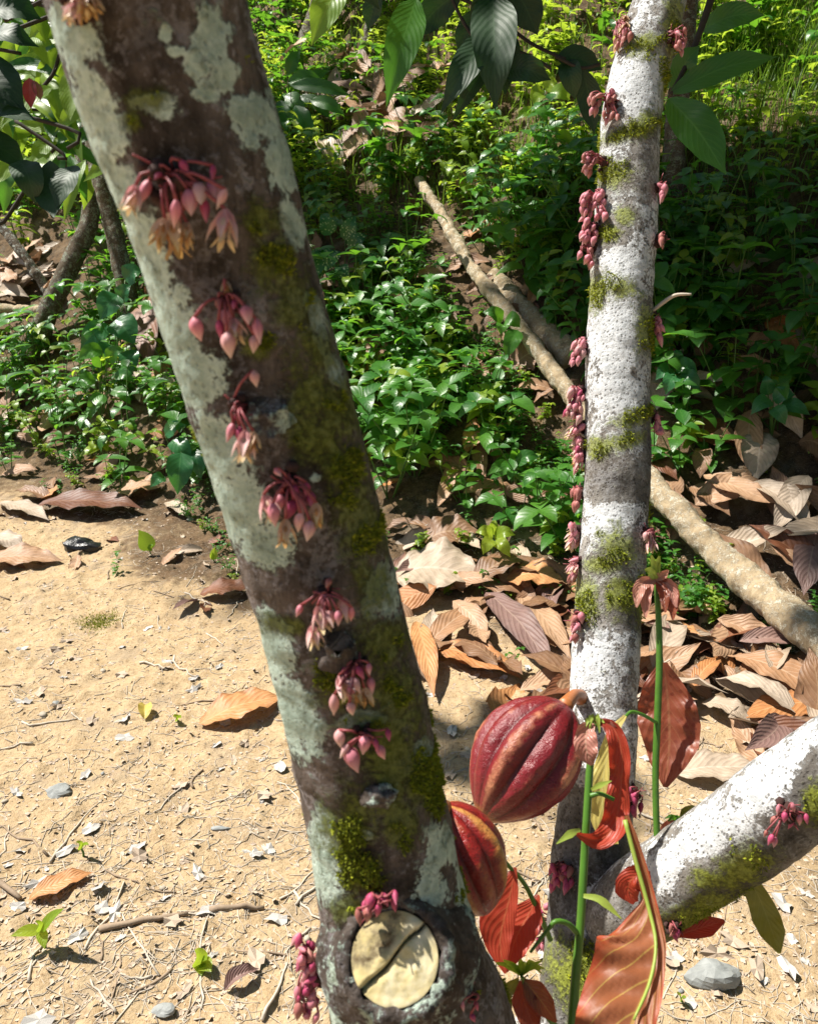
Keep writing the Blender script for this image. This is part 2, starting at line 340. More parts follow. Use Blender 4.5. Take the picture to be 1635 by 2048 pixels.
def ground_mat():
    k = NT('soil'); n1 = k.noise(2.2, detail=5); n2 = k.noise(26, detail=7, rough=.68); n3 = k.noise(120, detail=5, rough=.7); n4 = k.noise(420, detail=3)
    sand = k.mix(k.ss(n2, .3, .7), (.38, .265, .145), (.51, .385, .235)); sand = k.mix(k.ss(n1, .42, .65, 0, .5), sand, (.47, .35, .21))
    sand = k.mix(k.ss(n3, .50, .68, 0, .75), sand, (.22, .13, .06))
    hum = k.mix(k.ss(n2, .35, .65), (.05, .032, .018), (.15, .095, .052)); hum = k.mix(k.ss(n3, .55, .7, 0, .8), hum, (.30, .22, .14))
    hf = k.ss(k.math('ADD', k.attr('humus'), k.math('MULTIPLY', k.math('SUBTRACT', n2, .5), 1.1)), .35, .75)
    col = k.mix(hf, sand, hum)
    gr = k.vor(330); col = k.mix(k.ss(k.noise(9, detail=6, rough=.7), .5, .68, 0, .5), col, (.27, .215, .16)); col = k.mix(k.ss(k.math('ADD', gr, k.math('MULTIPLY', n2, .4)), .30, .42, .5, 0), col, (.55, .50, .43))
    h = k.math('ADD', k.math('MULTIPLY', n2, .7), k.math('ADD', k.math('MULTIPLY', n3, .55), k.math('MULTIPLY', n4, .16)))
    return k.fin(col, .92, k.bump(h, .85, .0095), .15)
M['soil'] = ground_mat()

# ------------------------------------------------------------------ ground: one sheet, fine near the camera, out to the horizon
GD = GY - foot(GX)
hum = np.clip(sstep(-1.05, .0, GD + (fbm(GX*2.5, GY*2.5, o=3, seed=5)-.5)*.9), 0, 1)
hum = np.maximum(hum, .55*sstep(.30, .75, GX)*sstep(2.2, .9, GY))
nx, ny = len(gx), len(gy); idx = np.arange(nx*ny).reshape(ny, nx)
F = np.stack([idx[:-1, :-1], idx[:-1, 1:], idx[1:, 1:], idx[1:, :-1]], -1).reshape(-1, 4)
g_o = mk('ground', np.stack([GX, GY, GZ], -1).reshape(-1, 3), F, M['soil'], attrs={'humus': hum})
tag(g_o, kind='structure')

# ------------------------------------------------------------------ the cocoa tree in front
def stem(name, pts, mat, parent, nring=500, nseg=120, rough=.0016, blobs=None, seed=0, flare=None):
    """pts: (px, py, depth, diameter in px); a swept bark surface with lichen / moss / dark attributes from blobs"""
    P = np.array([W(a, b, d) if not isinstance(a, np.ndarray) else a for a, b, d, wd in pts]); r = np.array([wd/2*d/FPX for a, b, d, wd in pts])
    return sweep(name, P, r, mat, parent, nring, nseg, rough, blobs, seed)
def sweep(name, P, r, mat, parent, nring=300, nseg=48, rough=.0016, blobs=None, seed=0, back=(.5, .35)):
    Q = resample(np.c_[P, r], nring); P, r = Q[:, :3], Q[:, 3]
    V, F, uv = tube(P, r, nseg, cap=True)
    c = np.repeat(P, nseg, 0); N = nrm(V-c)
    kx = V*38; amp = (fbm(kx[:, 0], kx[:, 1], kx[:, 2], 3, seed)-.5)*2*rough*1.6
    kx = V*14; amp = amp + (fbm(kx[:, 0], kx[:, 1], kx[:, 2], 2, seed+5)-.5)*2*rough*2.2
    kx = V*150; amp = amp + (fbm(kx[:, 0], kx[:, 1], kx[:, 2], 2, seed+9)-.5)*2*rough*.5
    # faint rings round the stem
    L = uv[:, 1]*np.linalg.norm(np.diff(P, axis=0), axis=1).sum()
    amp = amp + rough*.16*np.sin(L*2*PI/.021+3*vnoise(L*20, 0*L, 0, seed))
    V = V + N*amp[:, None]
    px, py, d = project(V); vd = nrm(CAM-V); facing = sstep(-.25, .1, (N*vd).sum(1))
    A = {}
    for key, sb in (('lich', 1), ('moss', 2), ('dark', 3)):
        kx = V*9; bgv = .5+(fbm(kx[:, 0], kx[:, 1], kx[:, 2], 3, seed+40+sb)-.56)*1.3
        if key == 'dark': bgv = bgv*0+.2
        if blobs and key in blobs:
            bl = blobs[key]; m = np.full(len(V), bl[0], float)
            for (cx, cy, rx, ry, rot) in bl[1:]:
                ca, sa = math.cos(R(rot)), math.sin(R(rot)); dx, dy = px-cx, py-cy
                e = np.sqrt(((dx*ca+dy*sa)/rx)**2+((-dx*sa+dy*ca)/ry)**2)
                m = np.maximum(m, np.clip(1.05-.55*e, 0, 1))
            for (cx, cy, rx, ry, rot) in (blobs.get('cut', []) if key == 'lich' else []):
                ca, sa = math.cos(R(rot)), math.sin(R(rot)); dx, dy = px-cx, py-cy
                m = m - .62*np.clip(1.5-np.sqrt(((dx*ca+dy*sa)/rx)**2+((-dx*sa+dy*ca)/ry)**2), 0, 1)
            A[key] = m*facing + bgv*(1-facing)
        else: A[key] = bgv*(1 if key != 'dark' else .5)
    o = mk(name, V, F, mat, parent, uv, A)
    return o, V, N, A, BVHTree.FromPolygons([Vector(v) for v in V], F)
def moss_tufts(name, V, N, A, parent, n, size, seed, thr=.60):
    rg = np.random.default_rng(seed); kx = V*75; q = A['moss'] + (fbm(kx[:, 0], kx[:, 1], kx[:, 2], 3, 77)-.5)*1.3; kx = V*26; q = q + (fbm(kx[:, 0], kx[:, 1], kx[:, 2], 3, 79)-.5)*1.3
    c = np.where(q > thr)[0]
    if len(c) == 0: return
    pick = rg.choice(c, n); P = V[pick]+rg.normal(0, size*.45, (n, 3)); Nn = N[pick]
    d = nrm(Nn*.8+rg.normal(0, .75, (n, 3))); s = nrm(np.cross(d, rg.normal(0, 1, (n, 3)))); L = size*rg.uniform(.5, 1.5, (n, 1))
    a = P-s*L*.28-Nn*size*.3; b = P+s*L*.28-Nn*size*.3; t = P+d*L; m1 = P+d*L*.55+s*L*.3; 
    VV = np.stack([a, b, m1, t], 1).reshape(-1, 3); FF = (np.arange(n)[:, None]*4+np.array([0, 1, 2, 3])).tolist()
    tint = np.repeat(np.clip(rg.normal(.45, .3, n), 0, 1), 4)
    tag(mk(name, VV, FF, M['moss'], parent, attrs={'tint': tint}, smooth=False), kind='stuff')

base_tree = W(1140, 2330, .80); base_tree[2] = ground(base_tree[0], base_tree[1])-.02
tree = empty('cocoa_tree', tuple(base_tree)); BT = tree
tag(tree, 'cocoa tree with two slender lichened stems, pink flower clusters and a low right branch', 'tree')
def tp(o): return put(o, tree)
b1 = {'lich': [.18, (150, 60, 45, 90, -16), (190, 230, 55, 130, -16), (245, 400, 40, 90, -16), (300, 520, 42, 130, -16), (350, 660, 45, 120, -16), (395, 745, 62, 65, -16), (430, 905, 55, 80, -20), (470, 1010, 55, 90, -16), (535, 1085, 55, 48, 0),
               (425, 70, 38, 55, 0), (390, 130, 24, 30, 0), (455, 150, 26, 40, 0), (410, 185, 30, 18, 0), (330, 70, 14, 16, 0), (350, 105, 20, 14, 0), (312, 210, 55, 26, 10), (510, 235, 48, 70, -20), (560, 330, 32, 90, -16), (585, 440, 22, 70, -16),
               (545, 1290, 38, 75, -16), (590, 1430, 50, 95, -18), (648, 1660, 34, 45, -25), (650, 1745, 38, 75, -18), (765, 1180, 40, 60, -10), (720, 1440, 44, 20, -8), (735, 1672, 11, 13, 0), (880, 1690, 34, 60, -20), (935, 1800, 26, 80, -12), (845, 1500, 22, 25, 0),
               (635, 640, 18, 60, -16), (668, 740, 18, 40, -16), (660, 1895, 40, 40, 0), (655, 2030, 40, 30, 20), (860, 1780, 40, 50, 0), (630, 955, 16, 14, 0)],
      'moss': [.24, (620, 780, 60, 110, -16), (740, 1160, 45, 70, -16), (640, 880, 60, 90, -16), (780, 1500, 80, 120, -16), (700, 1650, 70, 90, 0), (520, 440, 45, 50, 0), (540, 520, 60, 60, -16), (590, 600, 50, 90, -16), (640, 700, 45, 80, -16), (670, 820, 60, 100, -16), (690, 930, 70, 100, -16), (730, 1060, 55, 90, -16), (700, 1010, 40, 60, 0), (770, 1290, 75, 60, -10), (800, 1400, 60, 100, -16),
               (840, 1560, 45, 110, -14), (680, 1360, 60, 90, 0), (730, 1740, 50, 60, 0), (560, 1250, 60, 22, 8), (290, 200, 50, 35, 0), (270, 240, 30, 25, 0), (520, 690, 40, 30, 0), (800, 1650, 50, 60, 0), (690, 1820, 40, 40, 0)],
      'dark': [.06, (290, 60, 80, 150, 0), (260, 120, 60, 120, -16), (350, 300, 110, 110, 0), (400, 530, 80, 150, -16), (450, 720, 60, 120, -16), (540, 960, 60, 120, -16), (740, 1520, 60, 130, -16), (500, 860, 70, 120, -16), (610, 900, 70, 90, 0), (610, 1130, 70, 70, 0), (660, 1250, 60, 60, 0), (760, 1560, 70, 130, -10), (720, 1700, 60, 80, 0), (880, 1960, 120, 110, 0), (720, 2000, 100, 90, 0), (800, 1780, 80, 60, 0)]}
t1, V1, N1, A1, bv1 = stem('mossy_stem', [(60, -700, .275, 430), (190, -330, .300, 398), (292, 0, .335, 383), (352, 200, .352, 368), (425, 400, .370, 346), (482, 600, .388, 325), (540, 800, .405, 312), (600, 1000, .422, 303), (655, 1200, .440, 292), (703, 1400, .458, 286), (746, 1600, .474, 282), (788, 1800, .49, 288), (815, 1950, .50, 325), (850, 2060, .52, 350), (930, 2260, .585, 330), (1040, 2560, .70, 300), (1100, 2760, .80, 290)], M['bark1'], None, 760, 150, .0011, b1, 3)
tp(t1); t1['label'] = 'leaning brown stem with moss, pale lichen and a sawn stub'
moss_o = moss_tufts('moss', V1, N1, A1, t1, 30000, .0016, 5, .82)
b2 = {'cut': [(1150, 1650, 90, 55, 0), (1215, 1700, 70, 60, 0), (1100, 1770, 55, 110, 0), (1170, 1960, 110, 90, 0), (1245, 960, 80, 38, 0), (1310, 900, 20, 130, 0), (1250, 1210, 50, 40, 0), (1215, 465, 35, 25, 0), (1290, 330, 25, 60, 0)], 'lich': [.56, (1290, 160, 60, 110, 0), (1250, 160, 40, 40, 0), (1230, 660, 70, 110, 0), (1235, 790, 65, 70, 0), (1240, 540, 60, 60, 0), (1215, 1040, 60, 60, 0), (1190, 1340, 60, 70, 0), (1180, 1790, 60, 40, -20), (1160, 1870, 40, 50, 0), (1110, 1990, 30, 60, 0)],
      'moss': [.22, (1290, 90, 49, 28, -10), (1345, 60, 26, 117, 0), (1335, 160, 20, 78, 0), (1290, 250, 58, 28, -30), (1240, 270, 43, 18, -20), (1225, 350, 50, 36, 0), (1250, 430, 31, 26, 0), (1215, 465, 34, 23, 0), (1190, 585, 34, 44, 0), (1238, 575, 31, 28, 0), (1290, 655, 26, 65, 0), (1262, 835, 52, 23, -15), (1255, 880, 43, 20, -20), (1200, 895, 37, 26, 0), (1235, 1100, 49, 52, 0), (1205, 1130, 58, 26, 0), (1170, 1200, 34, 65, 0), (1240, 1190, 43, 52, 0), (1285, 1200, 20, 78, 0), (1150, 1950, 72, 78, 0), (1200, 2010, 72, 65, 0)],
      'dark': [.0, (1240, 960, 60, 45, 0), (1300, 900, 16, 120, 0), (1290, 1010, 18, 60, 0), (1150, 1670, 110, 100, 0), (1210, 1730, 100, 80, 0), (1110, 1790, 70, 130, 0), (1175, 1970, 140, 120, 0), (1265, 1230, 30, 30, 0)]}  # lower stem and right edge: shade put into the bark colour beside dark bark
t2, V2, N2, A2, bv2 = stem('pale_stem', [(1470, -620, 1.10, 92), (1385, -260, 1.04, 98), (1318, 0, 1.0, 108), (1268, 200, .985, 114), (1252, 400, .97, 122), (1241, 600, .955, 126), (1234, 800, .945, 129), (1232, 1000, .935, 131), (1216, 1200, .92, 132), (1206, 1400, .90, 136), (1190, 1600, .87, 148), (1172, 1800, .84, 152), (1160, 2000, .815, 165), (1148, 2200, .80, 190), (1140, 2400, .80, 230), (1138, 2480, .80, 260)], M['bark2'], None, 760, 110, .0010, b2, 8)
tp(t2); t2['label'] = 'pale upright stem with white lichen and yellow moss tufts'
moss_tufts('moss', V2, N2, A2, t2, 14000, .0026, 6, .86)
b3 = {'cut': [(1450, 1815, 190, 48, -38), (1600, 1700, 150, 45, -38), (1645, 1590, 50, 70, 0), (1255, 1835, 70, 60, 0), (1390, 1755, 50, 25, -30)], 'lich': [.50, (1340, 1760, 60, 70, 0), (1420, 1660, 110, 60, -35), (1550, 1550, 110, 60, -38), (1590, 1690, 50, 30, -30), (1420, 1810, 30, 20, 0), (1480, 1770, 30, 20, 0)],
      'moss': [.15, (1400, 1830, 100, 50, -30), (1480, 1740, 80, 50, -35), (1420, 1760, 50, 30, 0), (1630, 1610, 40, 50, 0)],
      'dark': [.1, (1450, 1800, 160, 60, -35), (1580, 1680, 110, 50, -35), (1630, 1580, 60, 60, 0), (1260, 1800, 50, 60, 0)]}  # underside mixes darker bark with shade put into the colour
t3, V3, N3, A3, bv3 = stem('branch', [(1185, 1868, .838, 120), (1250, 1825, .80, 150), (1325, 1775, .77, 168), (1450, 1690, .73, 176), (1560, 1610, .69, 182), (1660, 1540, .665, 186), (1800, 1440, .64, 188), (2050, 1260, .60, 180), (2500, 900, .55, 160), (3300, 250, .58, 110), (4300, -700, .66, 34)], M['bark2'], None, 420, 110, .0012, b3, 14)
tp(t3); t3['label'] = 'low thick branch with grey lichen rising to the right'
moss_tufts('moss', V3, N3, A3, t3, 5000, .0022, 7, .86)

def surf(px, py, bv, d):
    r = Vector(W(px, py, 1.0)-CAM).normalized(); h = bv.ray_cast(Vector(CAM), r)
    if h[0] is None: h = bv.find_nearest(Vector(W(px, py, d)))
    return np.array(h[0]), np.array(h[1])
# buds and flowers: shared meshes, one unit long along -z
def bud_mesh(name, mat, fat=.30, seed=0):
    n, ns = 8, 10; t = np.linspace(0, 1, n+1); pr = np.sin(PI*t**.75)**.8*(1-.45*t**3)*fat; pr[0] = .05; pr[-1] = .015
    V = []; U = []
    for i in range(n+1):
        for j in range(ns):
            th = 2*PI*j/ns; r = pr[i]*(1+.10*math.cos(5*th)); V.append((r*math.cos(th), r*math.sin(th), -t[i])); U.append((j/ns, t[i]))
    F = [[i*ns+j, i*ns+(j+1) % ns, (i+1)*ns+(j+1) % ns, (i+1)*ns+j] for i in range(n) for j in range(ns)]
    o = mk(name, np.array(V), F, mat, None, np.array(U)); me = o.data; bpy.data.objects.remove(o); return me
def flower_mesh(name, mat, mat2, seed):
    rg = random.Random(seed); parts = []; fm = []
    for j in range(5):
        th = 2*PI*j/5+rg.uniform(-.2, .2); d = np.array([math.cos(th), math.sin(th), 0]); z = np.array([0, 0, -1.]); op = rg.uniform(.35, .85)
        P = [d*.04, d*.10*op+z*.3, d*.42*op+z*.62, d*.62*op+z*.95]
        p = ribbon(P, .17, None, d, 5, 2, ovate_profile, fold=.3, cup=.3); parts.append(p); fm += [0]*len(p[1])
        P = [d*.03+z*.25, d*.18+z*.45, d*.12+z*.8, d*.34+z*1.08]
        p = ribbon(P, [.03, .08, .04, .11, .02], None, d, 6, 1, fold=.2); parts.append(p); fm += [1]*len(p[1])
    V, F, U, A = cat(parts); o = mk(name, V, F, [mat, mat2], None, U, fm=fm); me = o.data; bpy.data.objects.remove(o); return me
BUD = {k: [bud_mesh('flower_bud', M[m], f) for f in (.20, .25, .29)] for k, m in (('p', 'bud'), ('m', 'bud_magenta'), ('l', 'bud_pale'), ('d', 'bud_dusky'))}
FLO = {'o': [flower_mesh('open_flower', M['bud_pale'], M['petal'], s) for s in (1, 2, 3)], 'y': [flower_mesh('open_flower', M['petal'], M['petal_orange'], s) for s in (4, 5)]}
def cluster(px, py, bv, d, items, L=.011, cush=.007):
    """items: (px, py, kind, rel. size); kinds p m l d buds, o y open flowers"""
    a, n = surf(px, py, bv, d); root_d = (a-CAM)@FW; parts = []
    rg = np.random.default_rng(int(px*7+py)); seg = 9
    # lumpy cushion the flowers grow from
    for _ in range(14):
        c = a + nrm(rg.normal(0, 1, 3)+n*.4)*cush*rg.uniform(.2, 1.1); rr = cush*rg.uniform(.18, .42)
        parts.append(tube(np.array([c-n*rr*1.5, c-n*rr*.3, c+n*rr*.6, c+n*rr]), np.array([rr, rr*1.1, rr*.8, rr*.1]), 6))
    buds = []
    for (bx, by, kd, s) in items:
        q = W(bx, by, max(.05, root_d - rg.uniform(.004, .013))); l = L*s
        bh, bn, _, dist = bv.find_nearest(Vector(q)); bh = np.array(bh); bn = np.array(bn)
        if (q-bh)@bn < .006: q = bh + bn*rg.uniform(.006, .010)
        top = q + np.array([0, 0, l*.5]); dirv = nrm(np.array([0, 0, -1.]) + rg.normal(0, .30, 3) + n*.22 + .35*nrm(q-a)*(1 if kd not in 'oy' else .6))
        q0 = q - dirv*l*.5
        mid = (a+q0)/2 + n*.006 + np.array([0, 0, .004]); parts.append(tube(np.array([a+rg.normal(0, cush*.35, 3), mid, q0+dirv*l*.04]), np.array([.0007, .0006, .0008])*(L/.011), 5, 7))
        buds.append((q0, dirv, l, kd))
    for _ in range(5):    # bare stalks
        e = a + nrm(n+rg.normal(0, .7, 3))*cush*rg.uniform(1.0, 1.9); parts.append(tube(np.array([a, (a+e)/2+rg.normal(0, .001, 3), e]), np.array([.0006, .0005, .0004])*(L/.011), 4, 5))
    V, F, U, A = cat(parts); nc = sum(len(p[1]) for p in parts[:14]); fm = [0]*nc+[1]*(len(F)-nc)
    o = mk('flower_cluster', V, F, [M['cushion'], M['pedicel']], None, U, fm=fm); tp(o)
    for q0, dv, l, kd in buds:
        rot = Vector((0, 0, -1)).rotation_difference(Vector(dv)).to_matrix().to_4x4()
        Mx = Matrix.Translation(Vector(q0)) @ rot @ Matrix.Rotation(random.uniform(0, 6.28), 4, 'Z') @ Matrix.Scale(l*(1.15 if kd in 'oy' else 1), 4)
        me = random.choice(FLO[kd] if kd in FLO else BUD[kd]); b = link_mesh('open_flower' if kd in FLO else 'flower_bud', me)
        b.parent = o; b.matrix_parent_inverse = Matrix.Identity(4); b.matrix_basis = Matrix.Translation(-Vector((0, 0, 0))) @ Mx
        b.matrix_parent_inverse = (Matrix.Translation(tree.location) @ Matrix.Translation(-tree.location)).inverted()
    return o
def rnd_items(px, py, w, h, n, kinds, s=1.0):
    rg = random.Random(px*13+py); out = []
    for i in range(n):
        out.append((px+rg.uniform(-1, 1)*w/2, py+rg.uniform(-.15, 1)*h, rg.choice(kinds), s*rg.uniform(.75, 1.15)))
    return out
# on the mossy stem
cluster(345, 360, bv1, .36, [(265, 392, 'o', .9), (288, 385, 'p', 1), (400, 388, 'l', 1), (380, 405, 'p', 1), (428, 385, 'p', 1), (442, 398, 'l', .8), (350, 428, 'p', 1), (345, 462, 'y', 1.3), (322, 458, 'y', .9), (450, 448, 'o', 1.2), (372, 462, 'y', .8), (372, 335, 'm', .6), (315, 350, 'm', .6), (425, 345, 'm', .6), (410, 420, 'm', .9)], cush=.012)
cluster(455, 605, bv1, .39, [(395, 658, 'p', .95), (452, 640, 'p', 1), (494, 630, 'p', .85), (516, 662, 'p', 1), (508, 688, 'l', .7), (458, 690, 'l', 1.0), (440, 660, 'm', .8), (442, 606, 'd', .55), (468, 610, 'm', .5), (452, 572, 'y', .5), (470, 655, 'o', .9)])
cluster(485, 810, bv1, .405, [(510, 758, 'l', .7), (460, 865, 'p', .85), (489, 885, 'o', 1.1), (478, 868, 'm', .7), (505, 878, 'y', .7), (470, 835, 'm', .55)], cush=.006)
cluster(580, 965, bv1, .42, [(556, 945, 'p', .55), (535, 1010, 'o', 1), (548, 1030, 'p', 1), (570, 1060, 'y', 1), (580, 1020, 'm', .9), (602, 1005, 'p', 1), (598, 1045, 'l', .9), (617, 1062, 'l', .9), (632, 1025, 'y', .9), (612, 980, 'm', .7), (590, 985, 'm', .7), (560, 1005, 'p', .8), (622, 1000, 'm', .7)], cush=.009)
cluster(648, 1185, bv1, .44, [(656, 1166, 'd', .5), (597, 1222, 'p', .6), (648, 1204, 'p', .8), (688, 1212, 'o', .9), (640, 1232, 'o', 1), (662, 1238, 'l', .9), (627, 1268, 'o', .9), (702, 1228, 'p', .8), (676, 1236, 'p', .7), (645, 1250, 'l', .8)])
cluster(705, 1325, bv1, .455, [(690, 1345, 'm', .8), (738, 1338, 'p', .55), (686, 1370, 'o', 1), (712, 1370, 'l', .9), (742, 1372, 'p', .8), (668, 1410, 'l', 1.15), (708, 1385, 'y', .9), (732, 1388, 'y', .8), (702, 1418, 'l', .7), (720, 1345, 'm', .7), (700, 1385, 'p', .8)])
cluster(725, 1470, bv1, .465, [(680, 1478, 'l', .9), (688, 1502, 'l', .8), (706, 1520, 'p', 1.25), (728, 1490, 'p', .95), (752, 1490, 'm', .7), (762, 1505, 'p', .8), (776, 1470, 'm', .6), (740, 1480, 'm', .6)], cush=.006)
cluster(755, 1800, bv1, .49, [(742, 1795, 'm', .9), (790, 1795, 'm', .8), (755, 1822, 'm', .9), (788, 1812, 'm', .8), (718, 1835, 'd', .9), (735, 1830, 'd', .8), (728, 1815, 'm', .7), (770, 1800, 'm', .7)], cush=.008)
cluster(640, 1940, bv1, .50, [(606+random.uniform(-16, 26), 1880+i*4.8, random.choice('ppmmd'), random.uniform(.7, 1.05)) for i in range(34)], cush=.010)
cluster(165, -5, bv1, .335, [(150, 5, 'y', .8), (172, -2, 'y', .8), (196, -8, 'y', .7), (146, 20, 'o', .6), (165, -10, 'o', .8)], cush=.007)
cluster(935, 1985, bv1, .50, [(925, 2012, 'p', .6), (942, 2005, 'm', .6), (930, 2025, 'm', .5)], cush=.005)
# on the pale stem and the branch
for (x, y, w_, h_, n, kinds) in [(1248, 55, 46, 50, 9, 'ppdyd'), (1208, 195, 56, 50, 12, 'ddpd'), (1178, 312, 24, 36, 5, 'ddp'), (1190, 395, 64, 50, 15, 'ppp'), (1182, 455, 42, 40, 8, 'ppp'), (1174, 497, 34, 38, 7, 'ppd'), (1156, 692, 40, 50, 8, 'plp'), (1158, 785, 56, 56, 18, 'pplm'), (1165, 858, 58, 70, 18, 'ppyom'), (1160, 912, 26, 30, 4, 'p'), (1160, 985, 34, 36, 6, 'dd'), (1160, 1058, 40, 40, 8, 'oppo'), (1156, 1128, 46, 36, 9, 'ppod'), (1158, 1240, 18, 40, 4, 'pd'),
                              (1362, 60, 18, 46, 4, 'pd'), (1324, 375, 18, 30, 3, 'p'), (1312, 480, 10, 24, 2, 'd'), (1314, 645, 24, 44, 5, 'pp'), (1310, 835, 26, 40, 4, 'pp'), (1292, 1070, 26, 26, 4, 'pol'), (1125, 1740, 60, 40, 9, 'mmd'), (1090, 1830, 50, 70, 13, 'ppmd'), (1262, 1590, 30, 40, 4, 'm')]:
    cluster(x, y, bv2, .95, rnd_items(x, y, w_, h_, int(n*1.8)+2, kinds, 1.0), L=.0128, cush=.010)
cluster(1575, 1620, bv3, .68, [(1555, 1620, 'p', .8), (1568, 1635, 'm', .8), (1585, 1615, 'p', .8), (1598, 1640, 'p', .9), (1612, 1638, 'm', .8), (1580, 1650, 'm', .8), (1540, 1680, 'm', .9), (1548, 1685, 'p', .8), (1530, 1668, 'd', .7), (1545, 1640, 'd', .7)], L=.011, cush=.010)
cluster(1345, 1850, bv3, .76, [(1350, 1875, 'm', .9), (1340, 1850, 'd', .8), (1352, 1858, 'm', .7), (1344, 1868, 'd', .7)], L=.012, cush=.007)

# scars and the sawn stub on the mossy stem
def stub(px, py, d, rad, axis_out, length, cutmat, name, crack=True):
    a, n = surf(px, py, bv1, d); ax = nrm(np.asarray(axis_out, float)); c0 = a-ax*rad*.9; c1 = a+ax*length
    nr, ns = 16, 72; V = []; s = nrm(np.cross(ax, [0, 0, 1.])); b = np.cross(s, ax); th = np.linspace(0, 2*PI, ns, endpoint=False)
    s = -s; prof = [(0, 2.0), (.3, 1.7), (.55, 1.46), (.75, 1.38), (.92, 1.36), (1.0, 1.25), (1.0, 1.10), (.95, 1.02), (.88, .99)]
    for (t, rr) in prof:
        wob = 1 + .05*(fbm(np.cos(th)*2+5, np.sin(th)*2+5, t*3, 3, 4)-.5)*2 + .07*(vnoise(th*9, t*7, 0, 2)-.5)*(t > .5)
        ctr = c0*(1-t)+c1*t; V.append(ctr + (rad*rr*wob)[:, None]*(np.cos(th)[:, None]*s+np.sin(th)[:, None]*b))
    V = np.vstack(V); F = [[i*ns+j, i*ns+(j+1) % ns, (i+1)*ns+(j+1) % ns, (i+1)*ns+j] for i in range(len(prof)-1) for j in range(ns)]
    V = V + (np.stack([fbm(V[:, 0]*260, V[:, 1]*260, V[:, 2]*260, 2, q) for q in (1, 2, 3)], 1)-.5)*.0055
    o = mk(name, V, F, M['bark1'], None, None, {'lich': np.full(len(V), .42), 'moss': np.full(len(V), .28), 'dark': np.full(len(V), .6)}); tp(o)
    # wood face: polar grid with a split across it
    nr, ns = 26, 84; rr = np.linspace(0, .99, nr+1)[1:]; th = np.linspace(0, 2*PI, ns, endpoint=False); G = np.array([(0, 0)]+[(r*math.cos(q), r*math.sin(q)) for r in rr for q in th])
    u, v = G[:, 0], G[:, 1]; cr = v - (u*1.05+.06+.05*np.sin(u*7)); gap = np.exp(-(cr/.045)**2)*sstep(-.85, -.6, u)*sstep(.8, .6, u)
    hgt = -rad*.30*gap*(1 if crack else 0) + rad*.05*(fbm(u*4+3, v*4, 0, 3, 6)-.5)*2 + rad*.09*sstep(0, .05, cr) - rad*.04*np.hypot(u, v)**2
    FV = c1-ax*rad*.05 + rad*(u[:, None]*s+v[:, None]*b) + ax*hgt[:, None]
    FF = [[0, 1+j, 1+(j+1) % ns] for j in range(ns)]+[[1+i*ns+j, 1+(i+1)*ns+j, 1+(i+1)*ns+(j+1) % ns, 1+i*ns+(j+1) % ns] for i in range(nr-1) for j in range(ns)]
    dk = np.clip(gap*1.3 + 1.4*sstep(.05, .6, cr)*sstep(.45, -.05, u) + sstep(.93, 1, np.hypot(u, v))*.6, 0, 1)
    mk('sawn_face' if crack else 'scar_face', FV, FF, cutmat, o, None, {'dark': dk, 'lich': u*0+.2, 'moss': u*0+.4}); return o
vout = nrm(CAM - W(790, 1915, .49))
st = stub(792, 1912, .48, .0232, vout+np.array([-.05, 0, -.12]), .016, M['cut'], 'sawn_stub'); st['label'] = 'sawn branch stub with cream cracked wood face'
stub(676, 1300, .45, .0055, vout+np.array([.1, 0, .5]), .008, M['bark1'], 'small_stub', False)
stub(535, 818, .405, .0062, vout+np.array([.2, 0, .5]), .004, M['bark1'], 'knot', False)
def lump(name, c, r, mat, parent=None, seed=0, sq=(1, 1, 1), nu=18, nv_=12, amp=.35, freq=1.2):
    V = []; 
    for i in range(nv_+1):
        for j in range(nu):
            ph = PI*i/nv_; th = 2*PI*j/nu; V.append((math.sin(ph)*math.cos(th), math.sin(ph)*math.sin(th), math.cos(ph)))
    V = np.array(V); k = 1+amp*(fbm(V[:, 0]*freq+seed, V[:, 1]*freq+seed*2, V[:, 2]*freq, 3, seed)-.5)*2
    V = V*k[:, None]*np.asarray(sq)*r + np.asarray(c)
    F = [[i*nu+j, (i+1)*nu+j, (i+1)*nu+(j+1) % nu, i*nu+(j+1) % nu] for i in range(nv_) for j in range(nu)]
    o = mk(name, V, F, mat, parent, None, {'lich': np.full(len(V), .45), 'moss': np.full(len(V), .3), 'dark': np.full(len(V), .5)}); return o
a, n = surf(756, 1590, bv1, .47); o = lump('dead_flower_cushion', a, .0085, M['bark1'], None, 5, (1.1, .8, .75), 30, 20, .55, 2.4); tp(o)

# ------------------------------------------------------------------ shoots with red flush leaves (parts of the same tree)
def leaf3(name, pts, wl, wr, mat, parent, hint=None, n=18, m=5, **kw):
    """pts (px,py,depth); widths in px at the mean depth, numbers or lists"""
    P = np.array([W(*p) for p in pts]); d = np.mean([p[2] for p in pts]); f = d/FPX
    sc_ = lambda a: None if a is None else (a*f if np.isscalar(a) else np.array(a)*f)
    h = (CAM-P.mean(0)) if hint is None else hint
    V, F, U = ribbon(P, sc_(wl), sc_(wr), h, n, m, **kw); o = mk(name, V, F, mat, None, U); return o
def sub(o, par):     # o is built in world space; par is a part that sits in the tree's space
    o.parent = par; o.matrix_parent_inverse = Matrix.Identity(4); return o
def stalk(name, pts, wpx, mat, ns=10, n=24):
    P = np.array([W(*p) for p in pts]); r = np.array([(w_ if np.isscalar(wpx) else w_)/2*p[2]/FPX for p, w_ in zip(pts, ([wpx]*len(pts) if np.isscalar(wpx) else wpx))])
    V, F, U = tube(P, r, ns, n); return mk(name, V, F, mat, None, U)
